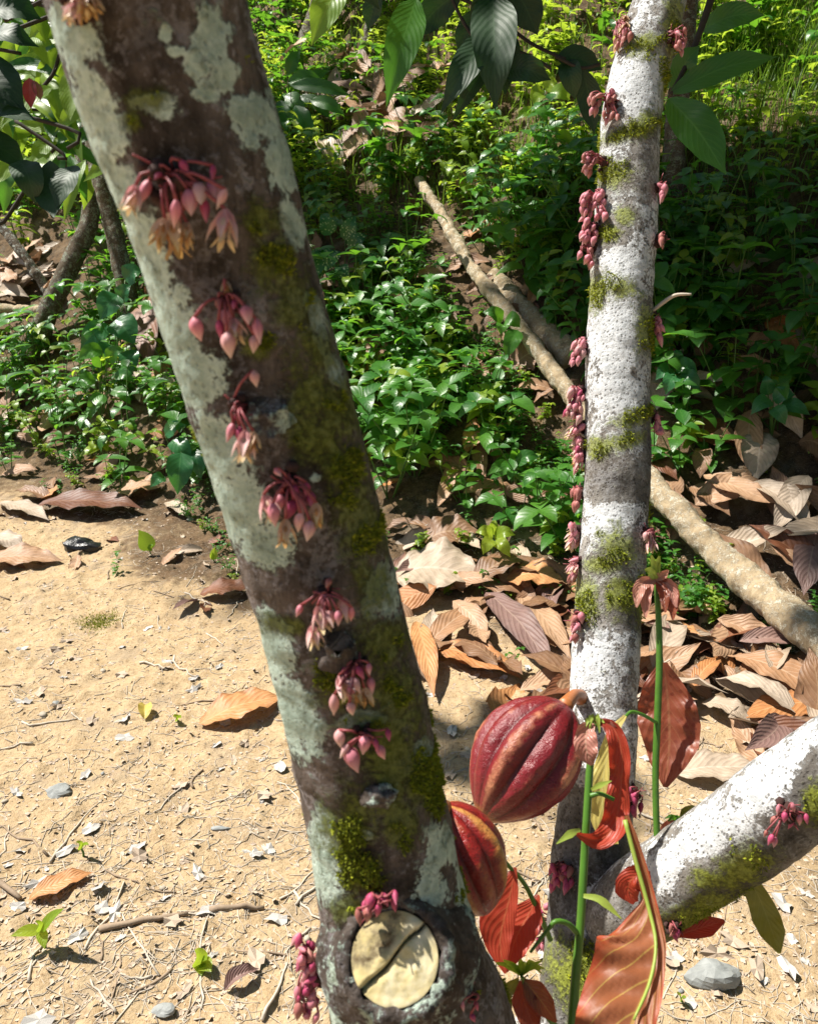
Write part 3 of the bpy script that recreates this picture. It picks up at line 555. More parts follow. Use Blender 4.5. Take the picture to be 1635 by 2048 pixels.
sA = tp(stalk('green_shoot', [(1140, 2120, .60), (1150, 1960, .605), (1160, 1850, .61), (1170, 1680, .62), (1180, 1520, .63), (1186, 1455, .635), (1196, 1440, .63)], [21, 19, 17, 16, 15, 12, 6], M['shoot'])); sA['label'] = 'upright green shoot with wilted red leaves'
def sA_leaf(*a, **k): return sub(leaf3(*a, **k), sA)
sA_leaf('red_leaf', [(1190, 1440, .63), (1225, 1455, .625), (1243, 1510, .62), (1240, 1590, .62), (1228, 1650, .615), (1195, 1682, .61), (1152, 1668, .605)], [5, 22, 27, 24, 30, 26, 20, 4], [4, 14, 16, 14, 20, 24, 16, 4], M['red'], None, n=34, m=5, fold=.5, wave=.45, corr=.12, nv=9)
sA_leaf('wilted_leaf', [(1184, 1446, .63), (1172, 1465, .625), (1172, 1500, .62), (1184, 1530, .62)], [6, 18, 24, 20, 3], None, M['pinkleaf'], None, n=14, m=4, fold=.5, wave=.3)
sA_leaf('wilted_leaf', [(1192, 1440, .632), (1210, 1448, .628), (1232, 1475, .626), (1240, 1500, .626)], [3, 12, 14, 3], None, M['pinkleaf'], None, n=12, m=3, fold=.6, wave=.3)
for k_ in range(6): sA_leaf('stipule', [(1188, 1445, .63), (1188+12*math.cos(k_*1.05), 1440-10*abs(math.sin(k_*1.1)), .628), (1188+20*math.cos(k_*1.05), 1446+4*k_, .626)], [3, 5, 1], None, M['petiole'], None, n=6, m=2, fold=.4)
sub(stalk('petiole', [(1180, 1592, .62), (1200, 1588, .618), (1228, 1600, .615)], [11, 9, 8], M['shoot']), sA)
sub(stalk('petiole', [(1153, 1866, .608), (1135, 1848, .604), (1112, 1843, .60), (1098, 1856, .60), (1060, 1905, .60)], [12, 11, 10, 9, 6], M['shoot']), sA)
sA_leaf('stipule', [(1182, 1580, .62), (1196, 1572, .615), (1222, 1562, .61)], [3, 6, 1], None, M['petiole'], None, n=8, m=2)
sA_leaf('stipule', [(1160, 1660, .618), (1140, 1668, .61), (1112, 1688, .605)], [3, 8, 1], None, M['petiole'], None, n=8, m=2)
sA_leaf('stipule', [(1166, 1792, .61), (1200, 1800, .605), (1242, 1838, .60)], [4, 8, 1], None, M['petiole'], None, n=8, m=2)
cl = sA_leaf('copper_leaf', [(1250, 1632, .60), (1272, 1715, .592), (1298, 1815, .58), (1313, 1890, .565), (1300, 1965, .548), (1268, 2040, .53), (1235, 2140, .51)],
     [4, 7, 9, 10, 95, 118, 116, 106, 100, 90], [7, 14, 17, 17, 17, 18, 26, 36, 50, 60], M['copper'], None, n=64, m=9, fold=.10, wave=.17, corr=.11, nv=8); cl['label'] = 'large copper brown drooping leaf with red edge'
sub(stalk('midrib', [(1249, 1640, .598), (1270, 1720, .588), (1297, 1818, .576), (1311, 1890, .561), (1299, 1965, .544), (1267, 2040, .526)], [9, 9, 8, 7, 7, 5], M['petiole']), sA)
sA_leaf('red_leaf', [(1300, 1750, .64), (1272, 1752, .64), (1255, 1775, .64), (1270, 1805, .64)], [6, 22, 26, 6], None, M['red'], None, n=14, m=4, fold=.4, wave=.3)
# right-hand shoot
sB = tp(stalk('green_shoot', [(1318, 1735, .765), (1314, 1690, .765), (1310, 1560, .77), (1314, 1440, .775), (1318, 1320, .78), (1316, 1230, .785), (1310, 1150, .79)], [13, 13, 13, 14, 13, 12, 8], M['shoot'])); sB['label'] = 'thin green shoot with drooping dull red top leaves'
def sB_leaf(*a, **k): return sub(leaf3(*a, **k), sB)
sB_leaf('red_brown_leaf', [(1325, 1325, .80), (1334, 1390, .80), (1338, 1480, .79), (1330, 1575, .775)], [10, 46, 58, 62, 50, 34, 4], [8, 30, 52, 60, 55, 32, 4], M['redbrown'], None, n=30, m=6, fold=.18, wave=.16, corr=.05)
sub(stalk('petiole', [(1311, 1445, .772), (1285, 1430, .765), (1262, 1424, .76), (1248, 1436, .75)], [7, 7, 7, 6], M['shoot']), sB)
sB_leaf('yellow_leaf', [(1250, 1432, .75), (1226, 1470, .742), (1205, 1560, .735), (1207, 1640, .73), (1222, 1690, .73)], [4, 14, 20, 26, 26, 12], [3, 12, 16, 24, 28, 14], M['yellow'], None, n=24, m=4, fold=.3, wave=.25)
for k_, (ex, ey, mx, my, wd, mt) in enumerate([(1272, 1215, 1280, 1172, 13, 'pinkleaf'), (1290, 1235, 1292, 1180, 12, 'pinkleaf'), (1345, 1240, 1342, 1180, 14, 'redbrown'), (1352, 1215, 1338, 1172, 12, 'pinkleaf'), (1336, 1140, 1325, 1150, 9, 'pinkleaf'), (1288, 1140, 1298, 1142, 9, 'petiole'), (1318, 1112, 1314, 1130, 7, 'petiole'), (1302, 1110, 1306, 1128, 6, 'petiole'), (1330, 1225, 1326, 1185, 10, 'redbrown')]):
    sB_leaf('wilted_leaf', [(1310, 1158, .787), (mx, my, .782), (ex, ey, .775)], [4, wd, wd*.9, 2], None, M[mt], None, n=12, m=3, fold=.5, wave=.25, ph=k_*.3)
# low left red leaves and their stem
sC = tp(stalk('green_shoot', [(1100, 1880, .70), (1075, 1822, .69), (1048, 1768, .685), (1020, 1736, .68), (1004, 1716, .675)], [11, 10, 9, 8, 7], M['shoot']))
sub(leaf3('red_leaf', [(1030, 1735, .68), (1018, 1800, .675), (1000, 1880, .668), (1010, 1948, .66)], [3, 34, 52, 46, 24, 2], [3, 14, 20, 24, 18, 2], M['red'], None, n=24, m=5, fold=.2, wave=.12), sC)
sub(leaf3('red_leaf', [(1076, 1790, .69), (1056, 1830, .685), (1030, 1880, .675), (1012, 1945, .665)], [3, 28, 36, 30, 2], [3, 30, 34, 26, 2], M['red'], None, n=24, m=5, fold=.2, wave=.1), sC)
def spiky(name, px, py, d, n, Lpx, mat, par, seed):
    rg = random.Random(seed)
    for i in range(n):
        a_ = 2*PI*i/n+rg.uniform(-.3, .3); dx, dz = math.cos(a_), math.sin(a_); l = Lpx*rg.uniform(.7, 1.2)
        o = leaf3('stipule', [(px, py, d), (px+dx*l*.5, py-l*.35-abs(dz)*4, d-dz*.01), (px+dx*l, py-l*rg.uniform(.0, .7), d-dz*.018)], [3, l*.13, 1], None, mat, None, n=6, m=2, fold=.4); sub(o, par)
sD = tp(stalk('green_shoot', [(1130, 2080, .66), (1085, 2020, .64), (1050, 1970, .62), (1042, 1950, .61)], [14, 12, 10, 6], M['shoot']))
spiky('spike', 1042, 1950, .61, 12, 48, M['weed_light'], sD, 3)
for (pts, wd, mt) in [([(1045, 1960, .61), (1072, 1990, .60), (1112, 2045, .59)], 24, 'copper'), ([(1040, 1962, .61), (1050, 2010, .60), (1075, 2075, .59)], 26, 'redbrown'), ([(1036, 1958, .61), (1012, 1990, .60), (1018, 2040, .60)], 12, 'olive'), ([(1046, 1955, .61), (1060, 1990, .605), (1082, 2010, .60)], 9, 'petiole')]:
    sub(leaf3('drooping_leaf', pts, [3, wd, wd*.9, 2], None, M[mt], None, n=16, m=4, fold=.35, wave=.2), sD)
sE = tp(stalk('green_shoot', [(1375, 1740, .77), (1362, 1690, .78), (1355, 1648, .785)], [8, 8, 6], M['shoot']))
spiky('spike', 1355, 1645, .785, 10, 26, M['weed'], sE, 8)
for (pts, wd, mt) in [([(1355, 1646, .785), (1335, 1655, .78), (1318, 1672, .775)], 12, 'redbrown'), ([(1358, 1645, .785), (1385, 1625, .78), (1412, 1650, .775)], 15, 'olive'), ([(1352, 1650, .785), (1345, 1672, .78), (1322, 1690, .775)], 9, 'mauve')]:
    sub(leaf3('drooping_leaf', pts, [3, wd, wd*.9, 2], None, M[mt], None, n=12, m=3, fold=.4, wave=.2), sE)
tp(leaf3('hanging_leaf', [(1482, 1740, .73), (1512, 1785, .725), (1535, 1840, .72), (1558, 1908, .70)], [4, 22, 26, 30, 24, 3], [4, 16, 22, 26, 24, 3], M['olive'], None, n=24, m=4, fold=.3, wave=.15))
tp(leaf3('hanging_leaf', [(1352, 1872, .74), (1395, 1858, .735), (1448, 1842, .73)], [3, 16, 20, 3], None, M['red'], None, n=16, m=4, fold=.2, wave=.1))

# ------------------------------------------------------------------ pods
def pod(name, top, tip, rad, mat, label, view_roll, stalk_from, nr=64, ns=160, ridges=10):
    top, tip = np.asarray(top), np.asarray(tip); L = np.linalg.norm(tip-top); ax = (tip-top)/L
    s = nrm(np.cross(ax, CAM-top)); b = np.cross(s, ax); th = np.linspace(0, 2*PI, ns, endpoint=False)+view_roll; t = np.linspace(0, 1, nr+1); V = []; rid = []; tp_ = []
    for i, q in enumerate(t):
        pr = rad*(np.sin(PI*q**.88)**.62)*(1-.10*sstep(.75, 1, q)) if 0 < q < 1 else 0.0
        rd = .5+.5*np.cos(ridges*th + .3*math.sin(q*4)); pair = .5+.5*np.cos(ridges/2*th + .15*math.sin(q*4))
        k = (rd**.55*.7+.3*pair); amp = .21*math.sin(PI*min(1, q*1.02))**.5
        wart = (fbm(np.cos(th)*9, np.sin(th)*9, q*16, 3, 5)-.5)*.05
        rr = pr*(1-amp+amp*1.15*k+wart); V.append(top+ax*q*L + rr[:, None]*(np.cos(th)[:, None]*s+np.sin(th)[:, None]*b)); rid.append(k); tp_.append(np.full(ns, sstep(.82, 1, q)))
    V = np.vstack(V); F = [[i*ns+j, i*ns+(j+1) % ns, (i+1)*ns+(j+1) % ns, (i+1)*ns+j] for i in range(nr) for j in range(ns)]
    e = empty(name, tuple(tip)); tag(e, label, 'cocoa pod', 'cocoa pods on the stems')
    put(mk('husk', V, F, mat, None, None, {'ridge': np.concatenate(rid), 'tip': np.concatenate(tp_)}), e)
    sf = np.asarray(stalk_from); v, f, u = tube(np.array([sf, sf*.5+top*.5+np.array([0, 0, .006]), top+ax*.004]), np.array([.0085, .0062, .0085]), 12, 14)
    put(mk('stalk', v, f, M['petiole_red'] if name != 'x' else M['twig'], None, u), e); return e
pod('cocoa_pod', W(1132, 1408, .815), W(962, 1640, .79), .0525, M['pod'], 'large red and orange ribbed cocoa pod hanging from the pale stem', .25, surf(1160, 1395, bv2, .9)[0])
pod('cocoa_pod', W(880, 1612, .60), W(972, 1828, .605), .0340, M['pod2'], 'smaller yellow and red cocoa pod half hidden behind the mossy stem', .6, np.array(bv1.find_nearest(Vector(W(850, 1600, .56)))[0]))

# ------------------------------------------------------------------ crown and hanging leaves of the front tree
def leaf_template(L, wd, droop, mat_n=6, m=2, prof=cocoa_profile, fold=.25, wave=.1, corr=0.0):
    t = np.linspace(0, 1, 5); P = np.stack([t*L*np.cos(droop*t), 0*t, -t*L*np.sin(droop*t)*.8], 1)
    return ribbon(P, wd, None, (0, 0, 1), mat_n, m, prof, fold=fold, wave=wave, corr=corr)
def rotz(a): c, s = np.cos(a), np.sin(a); return np.array([[c, -s, 0], [s, c, 0], [0, 0, 1]])
def roty(a): c, s = np.cos(a), np.sin(a); return np.array([[c, 0, s], [0, 1, 0], [-s, 0, c]])
def rotx(a): c, s = np.cos(a), np.sin(a); return np.array([[1, 0, 0], [0, c, -s], [0, s, c]])
CT = [leaf_template(.27, .048, d, 6, 1) for d in (.5, .9, 1.3)]
def leaf_cloud(P, rg, temps, smin=.7, smax=1.2, pitch=(.0, 1.0)):
    parts = []
    for p in P:
        v, f, u = temps[rg.integers(len(temps))]; A = rotz(rg.uniform(0, 6.28))@roty(rg.uniform(*pitch))@rotx(rg.normal(0, .4)); parts.append((v@A.T*rg.uniform(smin, smax)+p, f, u, rg.uniform()))
    return cat(parts)
def crown_points(c, rad, n, rg, corridors=()):
    """clumped points in an ellipsoid, leaving the gaps in the canopy through which the sun reaches given spots"""
    S = np.array(sd); cl = [np.asarray(c)+nrm(rg.normal(0, 1, 3))*np.asarray(rad)*rg.uniform(.15, .9)**.6 for _ in range(max(6, n//28))]; out = []
    while len(out) < n:
        q = cl[rg.integers(len(cl))] + rg.normal(0, .16, 3)*np.asarray(rad)/np.mean(rad)*np.mean(rad)*.9
        ok = True
        for spot, rr in corridors:
            dlt = q-spot; along = dlt@S
            if along > 0 and np.linalg.norm(dlt-along*S) < rr*rg.uniform(.75, 1.15): ok = False; break
        if ok: out.append(q)
    return np.array(out)
# places on the bank that get sun through gaps in the canopy: (pixel x, pixel y, radius m)
GAPS = [(T(x, y), r) for x, y, r in [(960, 230, .50), (900, 330, .35), (1540, 130, .55), (1000, 520, .28), (800, 260, .42), (1120, 420, .26), (640, 120, .6), (120, 470, .4), (50, 590, .42), (250, 560, .4), (900, 640, .20), (860, 880, .42), (1000, 830, .25), (1050, 960, .38), (340, 900, .45), (1500, 860, .12), (1420, 1010, .30), (1560, 1060, .2), (560, 230, .5), (150, 130, .8), (700, 560, .15)]]
GAPS += [(W(1240, 600, .95), .32), (W(1200, 1200, .92), .35), (W(500, 800, .42), .3), (W(300, 100, .36), .25), (W(1060, 1520, .8), .25), (W(1290, 100, 1.0), .3), (W(1500, 1620, .7), .3)]
GAPS += [(W(120, 120, 3.6), .55), (W(60, 300, 3.4), .45), (W(180, 330, 3.8), .35), (W(120, 200, 4.3), .6), (W(640, 0, 1.28), .25)]
GAPS = [(p, r*1.3) for p, r in GAPS]
GAPS += [(T(x, y), r) for x, y, r in [(880, 1180, .42), (1050, 1260, .42), (1250, 1300, .4), (1450, 1380, .42), (1560, 1500, .4), (1380, 1080, .22), (1540, 1220, .25), (860, 400, .2), (920, 500, .2), (1000, 610, .2), (1090, 730, .22), (1150, 800, .2), (1000, 260, .75), (720, 200, .7), (1120, 300, .5), (860, 150, .7), (950, 90, .8), (1060, 180, .7), (780, 330, .5), (1550, 60, .8), (400, 1100, .35), (250, 1080, .4), (60, 1150, .4), (420, 1000, .25)]]
def cloud_part(name, P, rg, mat, parent, temps=CT, **kw):
    V, F, U, A = leaf_cloud(P, rg, temps, **kw); return tag(put(mk(name, V, F, mat, None, U, {'tint': A}), parent), kind='stuff')
rg = np.random.default_rng(5)
top2 = W(1470, -620, 1.10)
main_c = np.array([1.15, 1.95, 2.75])
for k_ in range(5):
    e = main_c + nrm(rg.normal(0, 1, 3))*np.array([.9, .9, .3]); v, f, u = tube(np.array([top2-np.array([0, 0, .03]), (top2+e)/2+np.array([0, 0, .12]), e]), np.array([.022, .014, .006]), 8, 12); tp(mk('limb', v, f, M['branch_dark'], None, u))
cloud_part('crown', crown_points(main_c, (1.25, 1.25, .55), 1500, rg, GAPS), rg, M['cocoa'], tree)
cloud_part('crown', crown_points((-.42, 2.0, 2.55), (.85, .55, .35), 520, rg, GAPS[21:28]+GAPS[33:38]), rg, M['cocoa'], tree)
v, f, u = tube(np.array([top2-np.array([0, 0, .03]), (.3, 1.6, 2.5), (-.4, 2.0, 2.6)]), np.array([.022, .016, .006]), 8, 14); tp(mk('limb', v, f, M['branch_dark'], None, u))
br = tp(stalk('drooping_branch', [(1350, -400, 1.35), (1180, -160, 1.38), (1020, -20, 1.40), (985, 30, 1.40), (1000, 110, 1.38)], [26, 24, 20, 16, 9], M['branch_dark']))
for pts in ([(990, 30, 1.4), (1060, 85, 1.38), (1130, 118, 1.36)], [(1000, 95, 1.38), (1050, 108, 1.38), (1100, 135, 1.36)], [(985, 25, 1.4), (900, -10, 1.4), (830, -12, 1.38), (760, -20, 1.36), (690, -45, 1.3)], [(1110, 112, 1.36), (1160, 135, 1.36), (1200, 128, 1.36)], [(900, -10, 1.4), (930, 50, 1.4), (960, 90, 1.4)]):
    sub(stalk('twig', pts, 7, M['branch_dark']), br)
for (a_, b_, d_, wd, mt) in [((832, -5), (772, 215), 1.36, 36, 'cocoa'), ((838, 5), (770, 205), 1.42, 17, 'cocoa_shaded'), ((985, 60), (880, 228), 1.36, 32, 'cocoa_shaded'), ((1000, 100), (902, 245), 1.38, 17, 'cocoa_shaded'), ((985, -20), (990, 222), 1.36, 46, 'cocoa_shaded'), ((1000, 40), (1010, 190), 1.34, 34, 'cocoa_shaded'), ((1008, 140), (1102, 160), 1.36, 26, 'cocoa_shaded'), ((925, -20), (822, 78), 1.40, 30, 'cocoa_shaded'), ((690, -45), (622, 92), 1.28, 33, 'cocoa_young'), ((1112, 118), (1205, 140), 1.36, 24, 'cocoa_shaded'), ((1165, 138), (1188, 268), 1.36, 24, 'cocoa_shaded'),
                             ((960, 20), (915, 110), 1.42, 22, 'cocoa_shaded'), ((1020, -30), (1075, 70), 1.42, 34, 'cocoa_shaded'), ((1000, -10), (940, 60), 1.38, 30, 'cocoa_shaded'), ((760, -20), (735, 60), 1.40, 20, 'cocoa_shaded'), ((700, -40), (760, 20), 1.34, 22, 'cocoa_shaded'), ((1130, 118), (1150, 200), 1.38, 22, 'cocoa_shaded')]:
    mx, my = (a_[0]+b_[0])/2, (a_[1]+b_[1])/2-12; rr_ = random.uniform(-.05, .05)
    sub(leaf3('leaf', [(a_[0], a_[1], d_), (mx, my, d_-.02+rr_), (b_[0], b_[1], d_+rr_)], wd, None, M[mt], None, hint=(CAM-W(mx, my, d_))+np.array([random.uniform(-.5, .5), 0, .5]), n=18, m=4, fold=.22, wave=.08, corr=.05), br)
br2 = tp(stalk('drooping_branch', [(1500, -250, 1.25), (1440, -60, 1.26), (1385, 100, 1.25), (1340, 190, 1.24)], [20, 16, 12, 8], M['branch_dark']))
for (a_, b_, d_, wd) in [((1338, 186), (1556, 112), 1.24, 27), ((1336, 196), (1452, 350), 1.24, 40), ((1345, 180), (1400, 90), 1.27, 26), ((1400, 60), (1530, 30), 1.3, 26)]:
    mx, my = (a_[0]+b_[0])/2, (a_[1]+b_[1])/2-14
    sub(leaf3('leaf', [(a_[0], a_[1], d_), (mx, my, d_-.03), (b_[0], b_[1], d_-.04)], wd, None, M['cocoa'], None, hint=(CAM-W(mx, my, d_))+np.array([.1, 0, .6]), n=20, m=4, fold=.2, wave=.06, corr=.05), br2)

# ------------------------------------------------------------------ trees on the bank
def bank_tree(name, label, pts, crown_c, crown_r, nleaf, seed, mat='bark3', moss=300, limbs=4, extra=None):
    rg = np.random.default_rng(seed); P = np.array([W(*p[:3]) for p in pts]); r = np.array([p[3]/2*p[2]/FPX for p in pts])
    e = empty(name, tuple(P[-1])); tag(e, label, 'tree')
    o, V, N, A, bv = sweep('trunk', P, r, M[mat], None, 160, 30, .003, {'lich': [.40], 'moss': [.42], 'dark': [.25]}, seed); put(o, e)
    top = P[0]; cc = np.asarray(crown_c, float)
    for k_ in range(limbs):
        q = cc + nrm(rg.normal(0, 1, 3))*np.asarray(crown_r)*.6; v, f, u = tube(np.array([top-np.array([0, 0, .02]), (top+q)/2+np.array([0, 0, .1]), q]), np.array([r[0]*.8, r[0]*.45, .005]), 7, 10); put(mk('limb', v, f, M['branch_dark'], None, u), e)
    cloud_part('crown', crown_points(cc, crown_r, nleaf, rg, GAPS), rg, M['cocoa'], e)
    return e
q = T(70, 705); dq = (q-CAM)@FW
q2 = T(280, 690); dq2 = (q2-CAM)@FW
tA = bank_tree('bank_tree', 'slim mossy tree with a crooked trunk bending left to its root', [(150, -200, dq, 34), (155, 0, dq, 34), (160, 240, dq, 34), (182, 420, dq, 36), (135, 540, dq, 38), (85, 650, dq, 42), (68, 720, dq, 46)], W(60, -330, dq-.4)+np.array([.7, .5, .7]), (1.2, 1.1, .5), 300, 21)
v, f, u = tube(np.array([W(80, 690, dq), W(40, 730, dq-.1), W(-60, 770, dq-.25)]), np.array([.055, .05, .04]), 14, 20); put(mk('root', v, f, M['bark3'], None, u, {'lich': np.full(len(v), .4), 'moss': np.full(len(v), .5), 'dark': np.full(len(v), .2)}), tA)
v, f, u = tube(np.array([W(172, 228, dq), W(80, 216, dq-.3), W(-60, 214, dq-.6)]), np.array([.018, .016, .012]), 10, 20); put(mk('bough', v, f, M['branch_dark'], None, u), tA)
tB = bank_tree('bank_tree', 'straight brown speckled tree trunk beside the crooked mossy one', [(150, -150, dq2, 26), (182, 260, dq2, 30), (210, 390, dq2, 34), (240, 520, dq2, 36), (262, 620, dq2, 40), (285, 735, dq2, 50)], W(300, -420, dq2)+np.array([.3, .4, .6]), (1.2, 1.1, .5), 260, 22)
for (pts, cx, label, sd_) in [([(660, -160, 34), (640, 0, 36), (622, 60, 38), (604, 118, 42)], (800, 680), 'pale lichened trunk rising from the sunlit bank', 23), ([(760, -160, 15), (746, 0, 17), (734, 70, 18), (722, 138, 20)], (660, 520), 'thin grey sapling trunk rising from the sunlit bank', 24)]:
    b_ = T(pts[-1][0], pts[-1][1]); db = (b_-CAM)@FW
    bank_tree('bank_tree', label, [(p[0], p[1], db, p[2]) for p in pts]+[(pts[-1][0]-5, pts[-1][1]+20, db, pts[-1][2]*1.2)], T(*cx)+np.array(sd)*(4.3 if sd_ == 23 else 4.6), (1.4, 1.3, .6), 700 if sd_ == 23 else 450, sd_)
# a tree right of the pale stem, its trunk standing in the shade
b_ = T(1345, 480); db = (b_-CAM)@FW
bank_tree('bank_tree', 'dark slender trunk standing in shade behind the pale stem', [(1400, -300, db, 40), (1375, 0, db, 40), (1352, 240, db, 42), (1342, 420, db, 46), (1340, 510, db, 55)], T(1460, 640)+np.array(sd)*3.4, (1.35, 1.3, .6), 3000, 25)
# unseen cocoa trees added round the viewer to cut sky fill on the bank
def plain_tree(x, y, h, rad, n, seed, label):
    rg = np.random.default_rng(seed); z = float(terr(x, y)); P = np.array([(x+.25, y+.1, z+h*.75), (x+.1, y, z+h*.4), (x, y, z-.05)])
    e = empty('unseen_shade_tree', (x, y, z)); tag(e, label, 'tree'); o, V, N, A, bv = sweep('trunk', P, np.array([.045, .06, .075]), M['bark3'], None, 90, 20, .003, None, seed); put(o, e); cc = np.array([x+.2, y, z+h])
    for k_ in range(6):
        q = cc + nrm(rg.normal(0, 1, 3))*np.asarray(rad)*.7; v, f, u = tube(np.array([P[0]-np.array([0, 0, .05]), (P[0]+q)/2+np.array([0, 0, .1]), q]), np.array([.035, .02, .005]), 7, 10); put(mk('limb', v, f, M['branch_dark'], None, u), e)
    cloud_part('crown', crown_points(cc, rad, n, rg, ()), rg, M['cocoa'], e)
plain_tree(2.9, .2, 2.7, (1.6, 1.7, .9), 1300, 61, 'unseen wide cocoa tree added beside the path to shade the bank'); plain_tree(1.3, -2.2, 2.9, (1.9, 1.4, .9), 1200, 62, 'unseen wide cocoa tree added across the sandy path to cut sky light'); plain_tree(3.6, 2.4, 2.6, (1.4, 1.3, .8), 900, 63, 'unseen cocoa tree added beyond the low branch to darken the bank')
# leafy boughs low on the left: big leaves one by one
rg = np.random.default_rng(31)
def px_leaf(px, py, d, ang, Lpx, wpx, mat, par, droop=.3, n=12, name='leaf', tilt=None):
    dx, dy = math.cos(ang)*Lpx, math.sin(ang)*Lpx
    return put(leaf3(name, [(px, py, d), (px+dx*.5, py+dy*.5-droop*Lpx*.18, d-rg.uniform(-.02, .06)), (px+dx, py+dy+droop*Lpx*.1, d+rg.uniform(-.06, .06))], wpx, None, M[mat], None, hint=(CAM-W(px, py, d))*.25+(np.array([rg.uniform(-.4, .4), rg.uniform(-.3, .3), .6]) if tilt is None else tilt), n=n, m=3, fold=.2, wave=.08, corr=.06), par)
for k_ in range(11):      # twigs that carry them
    x, y = rg.uniform(-60, 220), rg.uniform(0, 430); dd = dq - rg.uniform(.1, 1.3)
    put(stalk('twig', [(x, y, dd), (x+rg.uniform(-70, 70), y+rg.uniform(-60, 30), dd), (x+rg.uniform(-160, 160), y-rg.uniform(20, 160), dd)], 8, M['branch_dark'], 6, 10), tA)
for k_ in range(210):
    x, y = rg.uniform(-40, 300), 400*rg.uniform(0, 1)**1.25-70; dd = dq - rg.uniform(-.5, 1.1)
    px_leaf(x, y, dd, rg.uniform(-.3, PI+.3) if rg.uniform() < .75 else rg.uniform(0, 6.28), rg.uniform(60, 130)*4/dd*.95, rg.uniform(10, 18)*4/dd, 'cocoa' if rg.uniform() < .35 else 'cocoa_young', tA, rg.uniform(.1, .9))
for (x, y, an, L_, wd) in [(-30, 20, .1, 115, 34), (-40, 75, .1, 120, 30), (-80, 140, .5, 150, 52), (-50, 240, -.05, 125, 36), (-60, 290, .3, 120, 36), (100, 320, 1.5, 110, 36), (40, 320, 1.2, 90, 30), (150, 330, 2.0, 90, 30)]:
    px_leaf(x, y, 2.3, an, L_, wd, 'cocoa_shaded', tA, .6, 16)
px_leaf(58, 155, 2.6, 1.5, 62, 14, 'red', tA, .2); px_leaf(68, 160, 2.6, 1.25, 42, 10, 'orange', tA, .2)

# ------------------------------------------------------------------ logs and poles
def log(name, label, P, r, mat, seed, n=200, ns=40, knots=0, rough=.0048):
    o, V, N, A, bv = sweep(name, np.array(P), np.array(r), M[mat], None, n, ns, rough, {'lich': [.42], 'moss': [.12], 'dark': [.12]}, seed); tag(o, label, 'log' if r[0] > .025 else 'pole'); return o
def onb(px, py, up): p = T(px, py, 0); p[2] += up; return p
def pline(pts, rr):
    P = []; r = []
    for (x, y, wpx), up in pts:
        p = T(x, y, 0); d = (p-CAM)@FW; rad = wpx/2*d/FPX; p = W(x, y, d-rad*.4); P.append(p); r.append(rad)
    return P, r
pl = []
pr_ = []
for (x, y, wpx) in [(838, 362, 26), (880, 425, 29), (940, 530, 33), (1010, 620, 36), (1080, 710, 42), (1150, 800, 46), (1230, 895, 54), (1320, 990, 62), (1440, 1110, 74), (1560, 1215, 80), (1680, 1320, 84), (1800, 1420, 86)]:
    p = T(x, y+wpx*.35, .0); d = (p-CAM)@FW; rad = wpx/2*d/FPX; pl.append(W(x, y, d-.015)); pr_.append(rad)
plA = np.array(pl); s_ = np.linspace(0, 1, len(pl))
# a log is stiff: fit a gently bent line through the ground points
dep = (plA-CAM)@FW; cf = np.polyfit(s_, 1/dep, 3); dep2 = 1/np.polyval(cf, s_); dep2 = dep2 - np.maximum(0, (dep2-dep).max()) - .06
pl = [W(x, y, d) for (x, y), d in zip([(838, 362), (880, 425), (940, 530), (1010, 620), (1080, 710), (1150, 800), (1230, 895), (1320, 990), (1440, 1110), (1560, 1215), (1680, 1320), (1800, 1420)], dep2)]
LOGPX = np.array([p for p in zip([838, 880, 940, 1010, 1080, 1150, 1230, 1320, 1440, 1560, 1680, 1800], [362, 425, 530, 620, 710, 800, 895, 990, 1110, 1215, 1320, 1420], dep2)])
def hides_log(x, y, h=.34):
    b = np.array([x, y, float(terr(x, y))]); px, py, d = project(b); q, ty, _ = project(b+np.array([0, 0, h]))
    for o in (-45, 0, 45):
        if px+o < 825 or px+o > 1800: continue
        ly = np.interp(px+o, LOGPX[:, 0], LOGPX[:, 1]); ld = np.interp(px+o, LOGPX[:, 0], LOGPX[:, 2])
        if ty-25 < ly < py+25 and d < ld+.12: return True
    return False
log('fallen_log', 'long pale fallen log running down the bank behind the pale stem', pl, np.array([22, 24, 27, 30, 34, 38, 45, 52, 62, 68, 72, 74])/2*dep2/FPX, 'log', 4, 420, 44)
p0, p1 = T(985, 560), T(1145, 735); 
log('fallen_log', 'shorter stout log half buried in weeds beside the long log', [p0+[0, 0, .02], (p0+p1)/2+[0, 0, .015], p1+[0, 0, .03]], [.035, .045, .05], 'log', 6, 120, 30)
p0 = T(100, 590); d0 = (p0-CAM)@FW
log('leaning_pole', 'slender grey pole leaning across dead leaves at the crooked tree', [W(-60, 370, d0+.1), W(0, 450, d0+.05), W(55, 520, d0), W(105, 600, d0)], np.array([16, 18, 19, 20])/2*d0/FPX, 'bark3', 9, 80, 16)
p0, p1 = T(-40, 625), T(112, 632)
log('fallen_stick', 'pale stick lying level beneath the heap of bleached leaves', [p0+[0, 0, .03], p1+[0, 0, .03]], [.022, .026], 'log', 12, 60, 16)
def twig_obj(name, label, pts, wpx, mat, group=None, c='twig'):
    o = stalk(name, pts, wpx, M[mat], 8, 16); tag(o, label, c, group); return o
twig_obj('dead_twig', 'bare pale twig jutting right from the pale stem', [(1296, 628, .95), (1325, 605, .94), (1350, 590, .935), (1382, 588, .93)], [7, 8, 7, 4], 'twig_pale')

